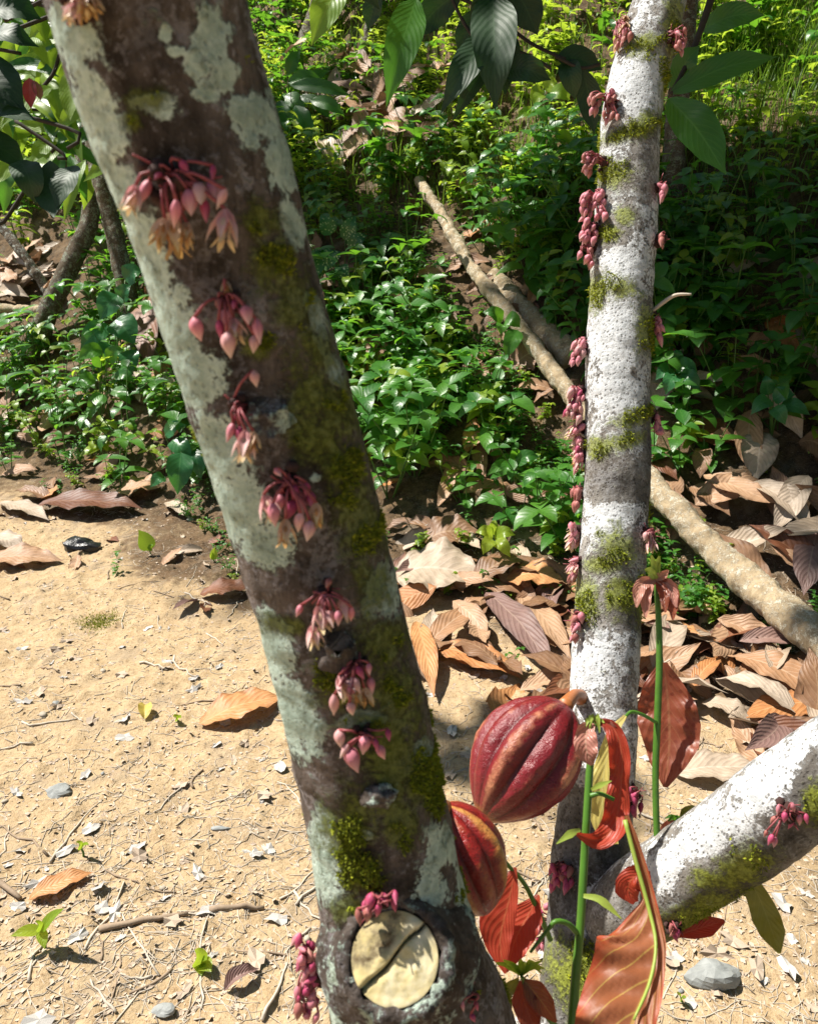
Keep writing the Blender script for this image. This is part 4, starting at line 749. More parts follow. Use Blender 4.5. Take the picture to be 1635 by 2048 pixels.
# ------------------------------------------------------------------ fallen leaves
def fallen(px0, py0, px1, py1, half, mat, label, lift=.012, arch=.02, fold=.15, wave=.12, curl=0, name='fallen_leaf', wl=None, hint=None):
    a, b = T(px0, py0), T(px1, py1); n = 7; P = []
    mid = (a+b)/2; f = ((mid-CAM)@FW)/FPX
    # half-width given in picture px across the blade: blades lie on the ground, so undo foreshortening
    dirp = nrm(np.array([px1-px0, py1-py0, 0.])); across = np.array([-dirp[1], dirp[0]]); fs = max(.3, abs(across[0]) + abs(across[1])*.5)
    for i in range(n):
        t = i/(n-1); p = a*(1-t)+b*t; p[2] = max(p[2], ground(p[0], p[1]) ) + lift + arch*math.sin(PI*t) + curl*t*t; P.append(p)
    e = 1e-2; nx_ = -(terr(mid[0]+e, mid[1])-terr(mid[0]-e, mid[1]))/(2*e); ny_ = -(terr(mid[0], mid[1]+e)-terr(mid[0], mid[1]-e))/(2*e)
    V, F, U = ribbon(P, half*f/fs, None, hint if hint is not None else (nx_+random.uniform(-.15, .15), ny_+random.uniform(-.15, .1), 1), 20, 5, cocoa_profile, fold=fold, wave=wave, corr=.05, nv=11, ph=random.random())
    o = mk(name, V, F, M[mat], None, U); tag(o, label, 'leaf', None); return o
H = [(970, 1205, 1112, 1378, 36, 'mauve', 'dusky mauve-brown fallen leaf lying on the litter beside the pale stem', .03, .03), (1035, 1205, 1142, 1345, 32, 'tan', 'tan fallen leaf overlapping the mauve leaf by the pale stem', .03, .02),
     (850, 1312, 962, 1232, 26, 'tan', 'tan ribbed leaf pointing to the mauve leaf', .02, .03), (868, 1308, 1045, 1370, 30, 'orange', 'orange tan leaf below the mauve leaf tip', .015, .02), (832, 1262, 868, 1412, 26, 'orange', 'narrow orange leaf standing along the edge of the mossy stem', .02, .03),
     (785, 1165, 968, 1180, 46, 'pale', 'wide bleached leaf at the foot of the weeds', .03, .03), (945, 1200, 1052, 1148, 28, 'brown', 'brown arched leaf above the mauve leaf', .04, .04), (845, 1100, 960, 1085, 28, 'brown', 'brown ribbed leaf touching the weeds behind the bleached leaf', .03, .02), (1010, 1185, 1130, 1195, 26, 'orange', 'orange leaf behind the overlapping tan leaf', .04, .03),
     (398, 1456, 575, 1408, 34, 'orange', 'orange dry leaf on bare sand touching the mossy stem', .008, .02), (58, 1806, 190, 1756, 21, 'orange', 'single small orange dry leaf alone on bare sand', .006, .012), (75, 1022, 288, 1030, 20, 'rust', 'long dark red-brown leaf at the sand edge', .02, .03), (-40, 1128, 128, 1128, 18, 'tan', 'tan leaf beside the charred lump', .01, .02), (-30, 1080, 48, 1110, 24, 'pale', 'bleached broad leaf behind the charred lump', .01, .02),
     (400, 1196, 510, 1190, 16, 'rust', 'dark rusty leaf lying at the mossy stem', .012, .02), (225, 1000, 330, 985, 22, 'tan', 'tan leaf in front of the arrow-leaved plant', .02, .02), (330, 1010, 380, 1045, 14, 'pale', 'curled bleached leaf at the edge of the sand', .01, .02), (0, 1010, 100, 1050, 20, 'pale', 'bleached leaf at the sand edge beside the dark red leaf', .01, .02),
     (1385, 1045, 1525, 995, 26, 'tan', 'tan ribbed leaf lying above the long log', .05, .03), (1375, 1000, 1455, 1065, 26, 'brown', 'brown ribbed leaf crossing under the tan one above the log', .04, .03), (1515, 900, 1505, 1000, 36, 'pale', 'bleached upright leaf with dark ribs on the bank', .06, .03), (1360, 880, 1470, 915, 28, 'rust', 'rusty leaf in the shade behind the pale stem', .04, .02), (1400, 930, 1395, 990, 20, 'brown', 'grey-brown curled leaf behind the log', .05, .03), (1625, 1100, 1600, 1225, 36, 'mauve', 'grey-brown ribbed leaf above the lower end of the log', .05, .03),
     (1465, 1335, 1665, 1440, 36, 'tan', 'large tan leaf below the lower end of the log', .03, .03), (1345, 1558, 1525, 1560, 22, 'pale', 'bleached flat leaf behind the low branch', .01, .015), (1590, 920, 1660, 965, 28, 'brown', 'brown curled leaf high on the shaded bank', .05, .03), (1530, 660, 1590, 745, 34, 'orange', 'large orange-brown leaf on the dark bank', .05, .03), (1280, 950, 1350, 1000, 20, 'rust', 'rusty narrow leaf resting on the log', .06, .02),
     (1020, 770, 1100, 745, 30, 'brown', 'brown leaf caught in the weeds under the long log', .06, .03), (880, 640, 905, 700, 22, 'brown', 'brown leaf caught in weeds below the log', .05, .02), (680, 330, 720, 290, 22, 'brown', 'brown leaf on the sunlit bank', .08, .03), (1400, 1420, 1500, 1470, 24, 'pale', 'bleached leaf below the long log', .02, .02), (1380, 1390, 1440, 1330, 20, 'orange', 'small orange leaf under the log', .02, .02), (1530, 1390, 1600, 1360, 24, 'pale', 'pale leaf below the log', .03, .02)]
for h in H: fallen(*h)
fallen(290, 1444, 292, 1415, 14, 'yellow', 'small curled yellow leaf on bare sand', .006, .01, fold=.7)
fallen(450, 1990, 520, 1955, 13, 'mauve', 'small curled grey leaf on sand beside the sawn stub', .006, .012, fold=.9)
fallen(295, 650, 305, 800, 34, 'rust', 'big dark brown leaf leaning on the straight trunk', .12, .1, hint=(0, -1, .2))
# scattered leaves: shared meshes
def rand_leaf_mesh(i, mat):
    rg = np.random.default_rng(100+i); fo = rg.uniform(-.2, .55); t = np.linspace(0, 1, 6); L = .24; bend = rg.uniform(-.4, .8)
    P = np.stack([t*L-.12, .02*np.sin(t*3+i), .02+.05*np.sin(PI*t)*bend+rg.uniform(-.01, .05)*t*t], 1)
    V, F, U = ribbon(P, rg.uniform(.036, .052), None, (0, rg.uniform(-.25, .25), 1), 12, 3, cocoa_profile, fold=fo, wave=rg.uniform(.1, .3), corr=.06, nv=11, ph=rg.uniform())
    V[:, 2] -= V[:, 2].min(); o = mk('fallen_leaf', V, F, M[mat], None, U); me = o.data; bpy.data.objects.remove(o); SHP.append('folded' if fo > .45 else ('flat' if fo < .1 else 'curled')); return me
SHP = []
mats_l = ['tan', 'tan', 'orange', 'brown', 'brown', 'pale', 'pale', 'mauve', 'rust', 'tan', 'brown', 'orange']
LM = [(m_, rand_leaf_mesh(i, m_)) for i, m_ in enumerate(mats_l*2)]; LM = [(a, b, c) for (a, b), c in zip(LM, SHP)]
def tnormal(x, y, e=.03):
    return nrm(np.array([-(terr(x+e, y)-terr(x-e, y))/(2*e), -(terr(x, y+e)-terr(x, y-e))/(2*e), 1.]))
names_col = {'tan': 'tan', 'orange': 'orange', 'brown': 'brown', 'pale': 'bleached', 'mauve': 'grey-brown', 'rust': 'rusty'}
def scatter_leaf(px, py, s, place, group, lift=.0, kinds=None):
    p = T(px, py); x, y = p[0], p[1]
    m_, me, shp = random.choice([l for l in LM if (kinds is None or l[0] in kinds)])
    q = Vector((0, 0, 1)).rotation_difference(Vector(tnormal(x, y))).to_matrix().to_4x4()
    Mx = Matrix.Translation((x, y, float(ground(x, y))+lift-.004)) @ q @ Matrix.Rotation(random.uniform(0, 6.28), 4, 'Z') @ Matrix.Rotation(random.gauss(0, .22), 4, 'X') @ Matrix.Rotation(random.gauss(0, .18), 4, 'Y') @ Matrix.Scale(s, 4)
    o = link_mesh('fallen_leaf', me, None, Mx); tag(o, f'{shp} dry {names_col[m_]} leaf {place}', 'leaf', f'{names_col[m_]} {group}')
def in_poly(n, f):
    out = []
    while len(out) < n:
        q = f()
        if q: out.append(q)
    return out
rr = random.Random(4)
def litter_pt():
    x = rr.uniform(780, 1700); y = rr.uniform(1050, 1640)
    top = 1060+(x-780)*.26; bot = 1420 + (x-780)*.18
    return (x, y) if top < y < bot and rr.random() < 1.15-(y-top)/(bot-top) else None
for (x, y) in in_poly(125, litter_pt): scatter_leaf(x, y, rr.uniform(.55, 1.0), 'in the litter '+('beside the mossy stem' if x < 940 else 'around the mauve leaf' if x < 1130 else 'behind the pale stem' if x < 1320 else 'below the lower end of the log'), 'leaves in the litter', rr.uniform(0, .035))
for _ in range(38): scatter_leaf(rr.uniform(1300, 1700), rr.uniform(560, 1180), rr.uniform(.7, 1.15), 'on the shaded bank above the long log', 'leaves on the shaded bank', .05, ('brown', 'tan', 'rust', 'mauve', 'pale'))
for _ in range(30): scatter_leaf(rr.gauss(770, 70), rr.gauss(265, 45), rr.uniform(.9, 1.4), 'in the heap on the sunlit bank', 'leaves heaped on the sunlit bank', rr.uniform(.08, .2), ('brown', 'tan', 'pale'))
for _ in range(34): scatter_leaf(rr.uniform(-60, 110), rr.gauss(575, 28), rr.uniform(.8, 1.2), 'in the heap at the crooked tree', 'leaves heaped at the crooked tree', rr.uniform(.02, .12), ('pale', 'pale', 'tan'))
for _ in range(48): scatter_leaf(rr.uniform(-60, 420), rr.uniform(700, 1010), rr.uniform(.5, 1.0), 'among the weeds at the sand edge', 'leaves among weeds at the sand edge', .015)
for _ in range(60): scatter_leaf(rr.uniform(600, 1180), rr.uniform(380, 1040), rr.uniform(.55, .95), 'under the weeds on the bank', 'leaves under the weeds', .04, ('brown', 'tan', 'rust', 'orange'))
for _ in range(14): scatter_leaf(rr.uniform(-30, 520), rr.uniform(1060, 1230), rr.uniform(.25, .5), 'lying along the upper edge of the sand', 'small leaves along the sand edge', .004)

# ------------------------------------------------------------------ weeds
def weed_proto(i, leafL, nleaf, hgt, mat):
    rg = np.random.default_rng(300+i); parts = []; fm = []
    for s_ in range(rg.integers(2, 5)):
        a = rg.uniform(0, 6.28); lean = rg.uniform(.1, .6); tip = np.array([math.cos(a)*lean, math.sin(a)*lean, 1.])*hgt*rg.uniform(.6, 1.1); base = np.array([math.cos(a), math.sin(a), 0])*.01
        Pst = np.array([base, tip*.5+rg.normal(0, .006, 3), tip]); v, f, u = tube(Pst, np.array([.0022, .0018, .001]), 4, 5, cap=False); parts.append((v, f, u)); fm += [1]*len(f)
        k_ = 0
        for h_ in np.linspace(.35, 1, max(2, nleaf)):
            for side in ((0, PI) if h_ < 1 else (0, 2.1, 4.2)):
                az = a + 1.57*k_ + side + rg.normal(0, .25); L = leafL*rg.uniform(.6, 1.1)*(1 if h_ < 1 else .8); d = rg.uniform(.2, .9)
                v, f, u = leaf_template(L, L*rg.uniform(.24, .34), d, 4, 1, ovate_profile, fold=.3, wave=.08); v = v@(rotz(az)@roty(-rg.uniform(0, .5))).T + (tip*h_ + (Pst[1]*2-tip)*0*(1-h_)); parts.append((v, f, u)); fm += [0]*len(f)
            k_ += 1
    V, F, U, A = cat([(p[0], p[1], p[2], rg.uniform()) for p in parts]); return V, F, U, A, fm, mat
WP = [weed_proto(i, L, n, h, m_) for i, (L, n, h, m_) in enumerate([(.055, 3, .14, 'weed'), (.07, 3, .20, 'weed'), (.045, 4, .15, 'weed'), (.085, 2, .16, 'weed'), (.06, 3, .12, 'weed_light'), (.05, 4, .18, 'weed_light'), (.10, 2, .18, 'weed'), (.065, 3, .24, 'weed')])]
WM = []
for V, F, U, A, fm, m_ in WP:
    o = mk('weed', V, F, [M[m_], M['stem_weed']], None, U, {'tint': A}, fm=fm); WM.append(o.data); bpy.data.objects.remove(o)
def place_M(x, y, s, z=0.0, tilt=.3):
    n_ = Vector(tnormal(x, y)*.55+np.array([0, 0, .45])); q = Vector((0, 0, 1)).rotation_difference(n_).to_matrix().to_4x4()
    return Matrix.Translation((x, y, float(ground(x, y))-.005+z)) @ q @ Matrix.Rotation(random.uniform(0, 6.28), 4, 'Z') @ Matrix.Rotation(random.gauss(0, tilt*.4), 4, 'X') @ Matrix.Scale(s, 4)
def weed_px():
    # where weeds show in the photograph
    z = rr.random()
    if z < .62:
        x = rr.uniform(560, 1260); y = rr.uniform(300, 1130)
        if y > 1000+.25*(x-700): return None
        if y > 900 and rr.random() < .35: return None
        return x, y
    if z < .80: 
        x, y = rr.uniform(-60, 440), rr.uniform(640, 985); return (x, y) if rr.random() < .55+(985-y)/500 else None
    x, y = rr.uniform(1280, 1700), rr.uniform(350, 960); return (x, y) if rr.random() < .8 else None
WD = ['small-leaved green weed', 'upright weed with oval green leaves', 'low many-leaved green weed', 'weed with few wide green leaves', 'low light green weed', 'taller light green weed', 'weed with big pointed green leaves', 'lanky tall green weed']
def weed_place(x, y):
    if x < 500: return 'at the edge of the sand' if y > 850 else ('under the crooked tree' if x < 200 else 'below the straight brown trunk')
    if x > 1270: return 'on the dark upper bank' if y < 600 else ('among dead leaves just above the log' if y > 880 else 'in deep shade behind the pale stem')
    ly = np.interp(x, LOGPX[:, 0], LOGPX[:, 1])
    if y < 330: return 'on the sunlit upper bank'
    if x > 830 and y < ly-60: return 'on the bank above the long log'
    if x > 830 and y < ly+70: return 'right against the long log'
    if y > 950: return 'at the foot of the bank'
    return 'close beside the mossy stem' if x < 780 else ('between the mossy stem and the long log' if y < 720 else 'on the lower bank below the long log')
pts = []
while len(pts) < 285:
    q = weed_px()
    if q and not (hides_log(*T(*q)[:2], .30) and rr.random() < .92): pts.append(q)
for (x, y) in pts:
    p = T(x, y); zone = 0 if 500 < x < 1270 else (1 if x < 500 else 2)
    wi = random.randrange(len(WM)); o = link_mesh('weed', WM[wi], None, place_M(p[0], p[1], rr.uniform(.9, 1.6))); tag(o, WD[wi]+' '+weed_place(x, y), 'weed', ['weeds between the stems', 'weeds at the sand edge', 'weeds on the shaded bank'][zone])
# the rest of the green cover, one mass
def weed_mass(n, sampler, smin, smax, name, label, only=None):
    rg = np.random.default_rng(77+n); by = {}
    for _ in range(n):
        x, y, small = sampler(rg); i = rg.integers(len(WP)) if only is None else only[rg.integers(len(only))]
        i = [4, 5][rg.integers(2)] if project(np.array([x, y, float(terr(x, y))]))[1] < 430 and rg.uniform() < (.55 if not 860 < project(np.array([x, y, float(terr(x, y))]))[0] < 1160 else .92) else i  # upper bank: sunlit glow put into the colour by choosing lighter weeds
        V, F, U, A, fm, m_ = WP[i]; s = rg.uniform(smin, smax)*(.42 if small else 1); A_ = rotz(rg.uniform(0, 6.28))@rotx(rg.normal(0, .15)); N_ = tnormal(x, y)
        v = V@A_.T*s; v = v + np.array([x, y, float(terr(x, y))-.004]); v[:, :2] += (V@A_.T)[:, 2:3]*s*N_[:2]*.5
        by.setdefault(0, []).append((v, F, U, A+rg.uniform(), fm, m_))
    VV, FF, UU, AA, fmm, k_ = [], [], [], [], [], 0
    for v, F, U, A, fm, m_ in by[0]:
        VV.append(v); UU.append(U); AA.append(A); FF += [[a+k_ for a in f] for f in F]; k_ += len(v); fmm += [(2 if q else (0 if m_ == 'weed' else 1)) for q in fm]
    o = mk(name, np.concatenate(VV), FF, [M['weed'], M['weed_light'], M['stem_weed']], None, np.concatenate(UU), {'tint': np.concatenate(AA)}, fm=fmm); tag(o, label, 'ground cover', kind='stuff')
def bank_sampler(rg):
    while True:
        x = rg.uniform(-4.5, 4.5); d = rg.uniform(.05, 1)**1.0*6.0; y = foot(x)+d
        small = hides_log(x, y)
        if small and hides_log(x, y, .07) and rg.uniform() < .9: continue
        bx, by, bd = project(np.array([x, y, float(terr(x, y))]))
        if (bx < 150 and 480 < by < 740 and rg.uniform() < .9) or (bx < 360 and 430 < by < 800 and rg.uniform() < .6) or (640 < bx < 860 and 200 < by < 370 and rg.uniform() < .75) or (bx > 1290 and by > 830 and rg.uniform() < .7) or (620 < bx < 790 and 420 < by < 680 and rg.uniform() < .7): continue
        if rg.uniform() < .30+.5*sstep(.0, .7, d)+.2*(vnoise(x*2, y*2, 0, 8) > .45): return x, y, small
weed_mass(3300, bank_sampler, .8, 1.6, 'ground_cover', 'mass of small green weeds covering the bank')
def far_left(rg):
    x = rg.uniform(-8, -2.4); return x, foot(x)+rg.uniform(.1, 1)**.8*7.5, False
weed_mass(900, far_left, 1.1, 2.1, 'ground_cover', 'green weeds covering the slope behind the crooked tree')
def log_side(rg):
    while True:
        t = rg.uniform(0, .75); i = t*(len(LOGPX)-1); k_ = np.arange(len(LOGPX)); x0, y0 = np.interp(i, k_, LOGPX[:, 0]), np.interp(i, k_, LOGPX[:, 1]); p = T(x0-rg.uniform(20, 170), y0+rg.uniform(10, 130))
        if not hides_log(p[0], p[1], .05): return p[0], p[1], False
weed_mass(330, log_side, .30, .55, 'ground_cover', 'low green seedlings filling the strip below the long log')
def edge_sampler(rg):
    while True:
        x = rg.uniform(-2.2, 1.6); y = foot(x)+rg.normal(-.12, .22)
        if vnoise(x*3, y*3, 0, 15) > .48: return x, y, False
weed_mass(230, edge_sampler, .3, .6, 'ground_cover', 'low scattered green seedlings along the foot of the bank', [0, 2, 4])
# grass blades
rg = np.random.default_rng(9); parts = []
for _ in range(4200):
    if rg.uniform() < .55: p = T(rg.uniform(1330, 1680), 40+abs(rg.normal(0, 130))) if _ % 12 == 0 else None; 
    else: p = T(rg.uniform(600, 1200), rg.uniform(40, 420)) if _ % 12 == 0 else None
    if p is not None: c0 = p
    x, y = c0[0]+rg.normal(0, .09), c0[1]+rg.normal(0, .09); a = rg.uniform(0, 6.28); L = rg.uniform(.10, .26); t = np.linspace(0, 1, 4); bend = rg.uniform(.2, 1.1)
    P = np.stack([np.cos(a)*L*t**1.6*bend*.6, np.sin(a)*L*t**1.6*bend*.6, L*t*(1-.35*bend*t)], 1)+np.array([x, y, float(terr(x, y))-.01])
    s = np.array([-np.sin(a), np.cos(a), 0])*.003; V = np.concatenate([P-s*(1-t[:, None]*.9), P+s*(1-t[:, None]*.9)]); parts.append((V, [[i, i+1, i+5, i+4] for i in range(3)], np.stack([np.r_[np.zeros(4)+.2, np.zeros(4)+.8], np.r_[t, t]], 1), rg.uniform()))
V, F, U, A = cat(parts); tag(mk('grass', V, F, M['grass'], None, U, {'tint': A}), 'tufts of bright thin grass on the upper bank', 'grass', kind='stuff')
# bigger plants
def big_plant(name, label, px, py, leaves, mat, catn='plant', stem_mat='stem_weed', up=.0, prof=ovate_profile, group=None):
    """leaves: (end px, end py, half width px, depth offset) drawn from the plant's base"""
    p = T(px, py); d = (p-CAM)@FW; e = empty(name, tuple(p)); tag(e, label, catn, group); c = p+np.array([0, 0, .02])
    for (sx, sy, ex, ey, wd, dd) in leaves:
        dd -= .12
        s0 = W(sx, sy, d+dd); v, f, u = tube(np.array([p-np.array([0, 0, .01]), (p+s0)/2+np.array([0, 0, .02]), s0]), np.array([.003, .0025, .002]), 6, 10); put(mk('stem', v, f, M[stem_mat], None, u), e)
        put(leaf3('leaf', [(sx, sy, d+dd), ((sx+ex)/2, (sy+ey)/2-8, d+dd-.03), (ex, ey, d+dd-.02)], wd, None, M[mat], None, hint=(CAM-p)*.3+np.array([random.uniform(-.3, .3), -.2, .7]), n=14, m=4, prof=prof, fold=.2, wave=.07, corr=.04), e)
    return e
big_plant('arrow_leaf_plant', 'heart-shaped leaf plant with holed leaves touching the mossy stem', 365, 975, [(362, 905, 355, 990, 26, -.05), (345, 880, 380, 930, 20, 0), (330, 870, 372, 850, 16, .03), (330, 955, 300, 975, 13, -.03), (385, 900, 402, 960, 18, .0)], 'arrow')
big_plant('arrow_leaf_plant', 'tall plant with large soft heart leaves below the straight trunk', 235, 780, [(235, 590, 200, 640, 26, .0), (240, 600, 262, 570, 18, .02), (230, 640, 270, 690, 30, -.04), (215, 650, 160, 700, 22, -.02), (222, 690, 185, 740, 20, -.06), (250, 560, 285, 540, 22, .1), (255, 700, 262, 750, 20, -.05)], 'arrow')
big_plant('arrow_leaf_plant', 'bushy broad-leaved plant in front of the crooked tree', 200, 850, [(205, 700, 155, 720, 16, 0), (215, 720, 250, 700, 16, 0), (190, 760, 150, 775, 15, -.04), (230, 750, 270, 765, 14, -.03), (210, 790, 175, 830, 15, -.06), (225, 780, 262, 810, 14, -.05), (200, 735, 185, 690, 14, .03)], 'weed')
big_plant('speckled_plant', 'dark plant with white-speckled pointed leaves beside the mossy stem', 690, 600, [(660, 470, 640, 430, 18, 0), (690, 480, 712, 430, 16, .02), (700, 500, 735, 470, 16, 0), (670, 500, 655, 540, 18, -.03), (715, 520, 770, 525, 16, -.04), (650, 500, 630, 560, 16, .0), (680, 530, 690, 570, 14, -.05)], 'speckle')
big_plant('broad_leaf_weed', 'weed with three large pale green leaves near the bank foot', 1035, 990, [(1030, 925, 1080, 915, 16, 0), (1030, 920, 1028, 895, 13, .01), (1025, 930, 1000, 955, 14, -.03), (1018, 930, 975, 950, 13, -.02)], 'weed')
big_plant('broad_leaf_weed', 'broad-leaved weed overhanging the middle of the long log', 1010, 690, [(1005, 640, 965, 625, 16, 0), (1010, 640, 1040, 655, 17, -.02), (1008, 650, 1000, 670, 14, -.03), (1035, 660, 1010, 720, 18, -.05)], 'weed')
big_plant('broad_leaf_weed', 'bright weed rosette touching the mossy stem above the sand', 810, 940, [(810, 900, 825, 850, 14, 0), (805, 905, 760, 915, 15, -.02), (815, 905, 870, 905, 15, -.02), (805, 910, 780, 880, 13, .02), (815, 912, 860, 935, 14, -.04), (808, 915, 800, 950, 13, -.05)], 'weed_light')
big_plant('broad_leaf_weed', 'bright green weed cluster at the foot of the bank', 985, 1120, [(985, 1075, 950, 1065, 16, 0), (988, 1075, 1030, 1070, 16, 0), (985, 1080, 965, 1110, 14, -.03), (990, 1082, 1020, 1115, 14, -.03), (985, 1070, 990, 1040, 13, .02)], 'weed_light')
big_plant('broad_leaf_weed', 'dark broad-leaved weed beside the pale stem in the shade', 1345, 800, [(1345, 740, 1310, 760, 18, 0), (1350, 735, 1395, 745, 18, 0), (1350, 750, 1330, 790, 17, -.03), (1360, 750, 1400, 780, 17, -.02), (1350, 730, 1360, 700, 15, .02)], 'arrow')
big_plant('broad_leaf_weed', 'dark weed with wide leaves on the shaded bank above the log', 1540, 880, [(1540, 800, 1500, 830, 17, 0), (1545, 800, 1590, 790, 17, 0), (1545, 815, 1570, 850, 16, -.03), (1535, 790, 1530, 750, 15, .03), (1560, 810, 1620, 830, 16, -.01)], 'arrow')
big_plant('cocoa_sapling', 'young cocoa sapling with ribbed drooping leaves beside the mossy stem', 590, 330, [(575, 165, 645, 158, 15, -.1), (580, 170, 705, 192, 15, -.2), (570, 190, 610, 230, 16, -.1), (600, 190, 665, 240, 13, -.15), (560, 200, 575, 265, 18, -.1), (590, 210, 625, 280, 16, -.2), (600, 180, 660, 140, 12, 0), (575, 150, 600, 100, 13, 0), (620, 200, 690, 230, 14, -.25)], 'cocoa', prof=cocoa_profile, stem_mat='branch_dark')
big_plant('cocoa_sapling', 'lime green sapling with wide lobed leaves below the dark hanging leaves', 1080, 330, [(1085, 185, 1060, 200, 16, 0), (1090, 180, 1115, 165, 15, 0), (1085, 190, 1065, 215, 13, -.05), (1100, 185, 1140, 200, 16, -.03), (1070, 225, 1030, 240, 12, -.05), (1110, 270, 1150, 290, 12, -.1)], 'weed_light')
def fern(px, py, label, n, L, seed):
    rg = np.random.default_rng(seed); p = T(px, py); e = empty('fern', tuple(p)); tag(e, label, 'fern')
    for k_ in range(n):
        a = rg.uniform(0, 6.28); t = np.linspace(0, 1, 15); ll = L*rg.uniform(.7, 1.1); P = p + np.stack([np.cos(a)*ll*t, np.sin(a)*ll*t, ll*(.9*t-.75*t*t)], 1); parts = [tube(P, np.linspace(.0018, .0006, 15), 4, cap=False)]
        sd_ = np.array([-math.sin(a), math.cos(a), 0])
        for i in range(2, 15):
            for sg in (-1, 1):
                w_ = ll*.22*math.sin(PI*min(1, t[i]*.9+.12))**.8; q = P[i]+sd_*sg*w_+np.array([math.cos(a), math.sin(a), -.25])*w_*.25
                parts.append(ribbon([P[i], (P[i]+q)/2+np.array([0, 0, .003]), q], w_*.16, None, (0, 0, 1), 3, 1, ovate_profile))
        V, F, U, A = cat(parts); put(mk('frond', V, F, M['weed'], None, U), e)
fern(1480, 660, 'dark feathery fern on the shaded bank', 6, .34, 3); fern(1010, 440, 'small bright fern beside the upper end of the long log', 4, .24, 4); fern(1560, 300, 'fern high on the bank by the bright grass', 5, .3, 5)

# ------------------------------------------------------------------ things on the sand
def sand_place(x, y):
    if x < 720:
        if y < 1180: return 'near the charred lump and the weeds'
        if y < 1420: return 'on sand above the orange leaf' if x > 330 else 'on sand below the charred lump'
        if y < 1700: return 'on sand below the curled yellow leaf' if x > 250 else 'on sand around the flat grey stone'
        return 'on sand around the three-leaved seedling' if x < 250 else ('on sand around the round-leaved seedling' if x < 500 else 'on sand beside the mossy stem base')
    if y < 1500: return 'in the litter beyond the large pod' if x < 1200 else 'in the litter below the log'
    return 'on sand around the pods' if x < 1200 else ('on sand behind the low branch' if y < 1700 else 'on sand under the low branch')
def seedling(px, py, label, leaves, hgt, mat):
    p = T(px, py); e = empty('seedling', tuple(p)); tag(e, label, 'seedling'); d = (p-CAM)@FW; top = p+np.array([0, 0, hgt])
    v, f, u = tube(np.array([p-np.array([0, 0, .01]), (p+top)/2+np.array([.003, 0, 0]), top]), np.array([.0022, .002, .0015]), 6, 8); put(mk('stem', v, f, M['shoot'], None, u), e)
    tx, ty, td = project(top)
    for (dx, dy, wd) in leaves: put(leaf3('leaf', [(tx, ty, td), (tx+dx*.5, ty+dy*.5-4, td-.01), (tx+dx, ty+dy, td-.02)], wd, None, M[mat], None, hint=(CAM-p)*.3+np.array([0, 0, .6]), n=10, m=3, prof=ovate_profile, fold=.25), e)
seedling(90, 1905, 'seedling with three pointed green leaves on bare sand', [(-62, 12, 13), (48, -45, 14), (8, 38, 11), (-12, -18, 9)], .045, 'weed_light')
seedling(402, 1940, 'seedling with round light green leaves near the sawn stub', [(-12, -28, 18), (22, 16, 17), (2, 24, 14), (14, -8, 10)], .012, 'weed_light')
seedling(300, 1112, 'seedling with one upright bright lime leaf on the sand', [(-22, -42, 17), (8, -10, 6)], .02, 'cocoa_young')
seedling(427, 1125, 'tiny light green seedling beside the mossy stem', [(4, -26, 8), (-6, -14, 5)], .01, 'weed_light')
seedling(165, 1715, 'tiny seedling with two round leaves on sand', [(-10, -12, 8), (16, -8, 6)], .02, 'weed_light')
seedling(1360, 2010, 'tiny green seedling behind the copper leaf', [(-8, -14, 8), (10, -4, 7)], .008, 'weed_light')
seedling(355, 1445, 'tiny round green sprout on the sand near the orange leaf', [(-8, -6, 7), (8, -4, 6)], .006, 'weed_light')
def stone(px, py, wpx, hpx, mat, label, seed, name='pebble', c='stone', sq=None, amp=.4):
    p = T(px, py); f = ((p-CAM)@FW)/FPX; r = wpx/2*f
    o = lump(name, (p[0], p[1], p[2]+r*.22), r, M[mat], None, seed, sq or (1, min(1.4, hpx/wpx*1.5), .42), 14, 9, amp, 1.3); tag(o, label, c); o.data.polygons.foreach_set('use_smooth', np.zeros(len(o.data.polygons), bool)); return o
stone(165, 1100, 66, 34, 'char', 'shiny black charred lump on the sand', 3, 'charred_lump', 'lump', (1, .7, .55), .7)
stone(118, 1590, 54, 28, 'pebble', 'flat grey angular stone on bare sand', 4); stone(328, 2025, 46, 20, 'pebble', 'dark grey oval pebble at the sawn stub side of the sand', 5)
o = stone(440, 1660, 34, 16, 'pebble', 'slender blue-grey stone chip on the sand', 6, sq=(1.1, .32, .25)); 
stone(1425, 1965, 120, 50, 'pebble', 'flat weathered grey rock behind the copper leaf', 9, 'rock', 'rock', (1, .5, .42), .45)
P_ = [(rr.uniform(-20, 620), rr.uniform(1180, 2040)) for _ in range(34)]+[(rr.uniform(880, 1640), rr.uniform(1480, 2040)) for _ in range(16)]
pm = []
for i in range(5):
    o = lump('pebble', (0, 0, .2), 1, M['pebble'] if i % 2 else M['pebble_warm'], None, 40+i, (1, .75, .45), 10, 7, .5, 1.3); pm.append(o.data); bpy.data.objects.remove(o)
for (x, y) in P_:
    p = T(x, y); o = link_mesh('pebble', random.choice(pm), None, Matrix.Translation(p) @ Matrix.Rotation(rr.uniform(0, 6.28), 4, 'Z') @ Matrix.Scale(rr.uniform(.004, .012), 4)); tag(o, 'small grey pebble '+sand_place(x, y), 'pebble', 'small pebbles on the sand')
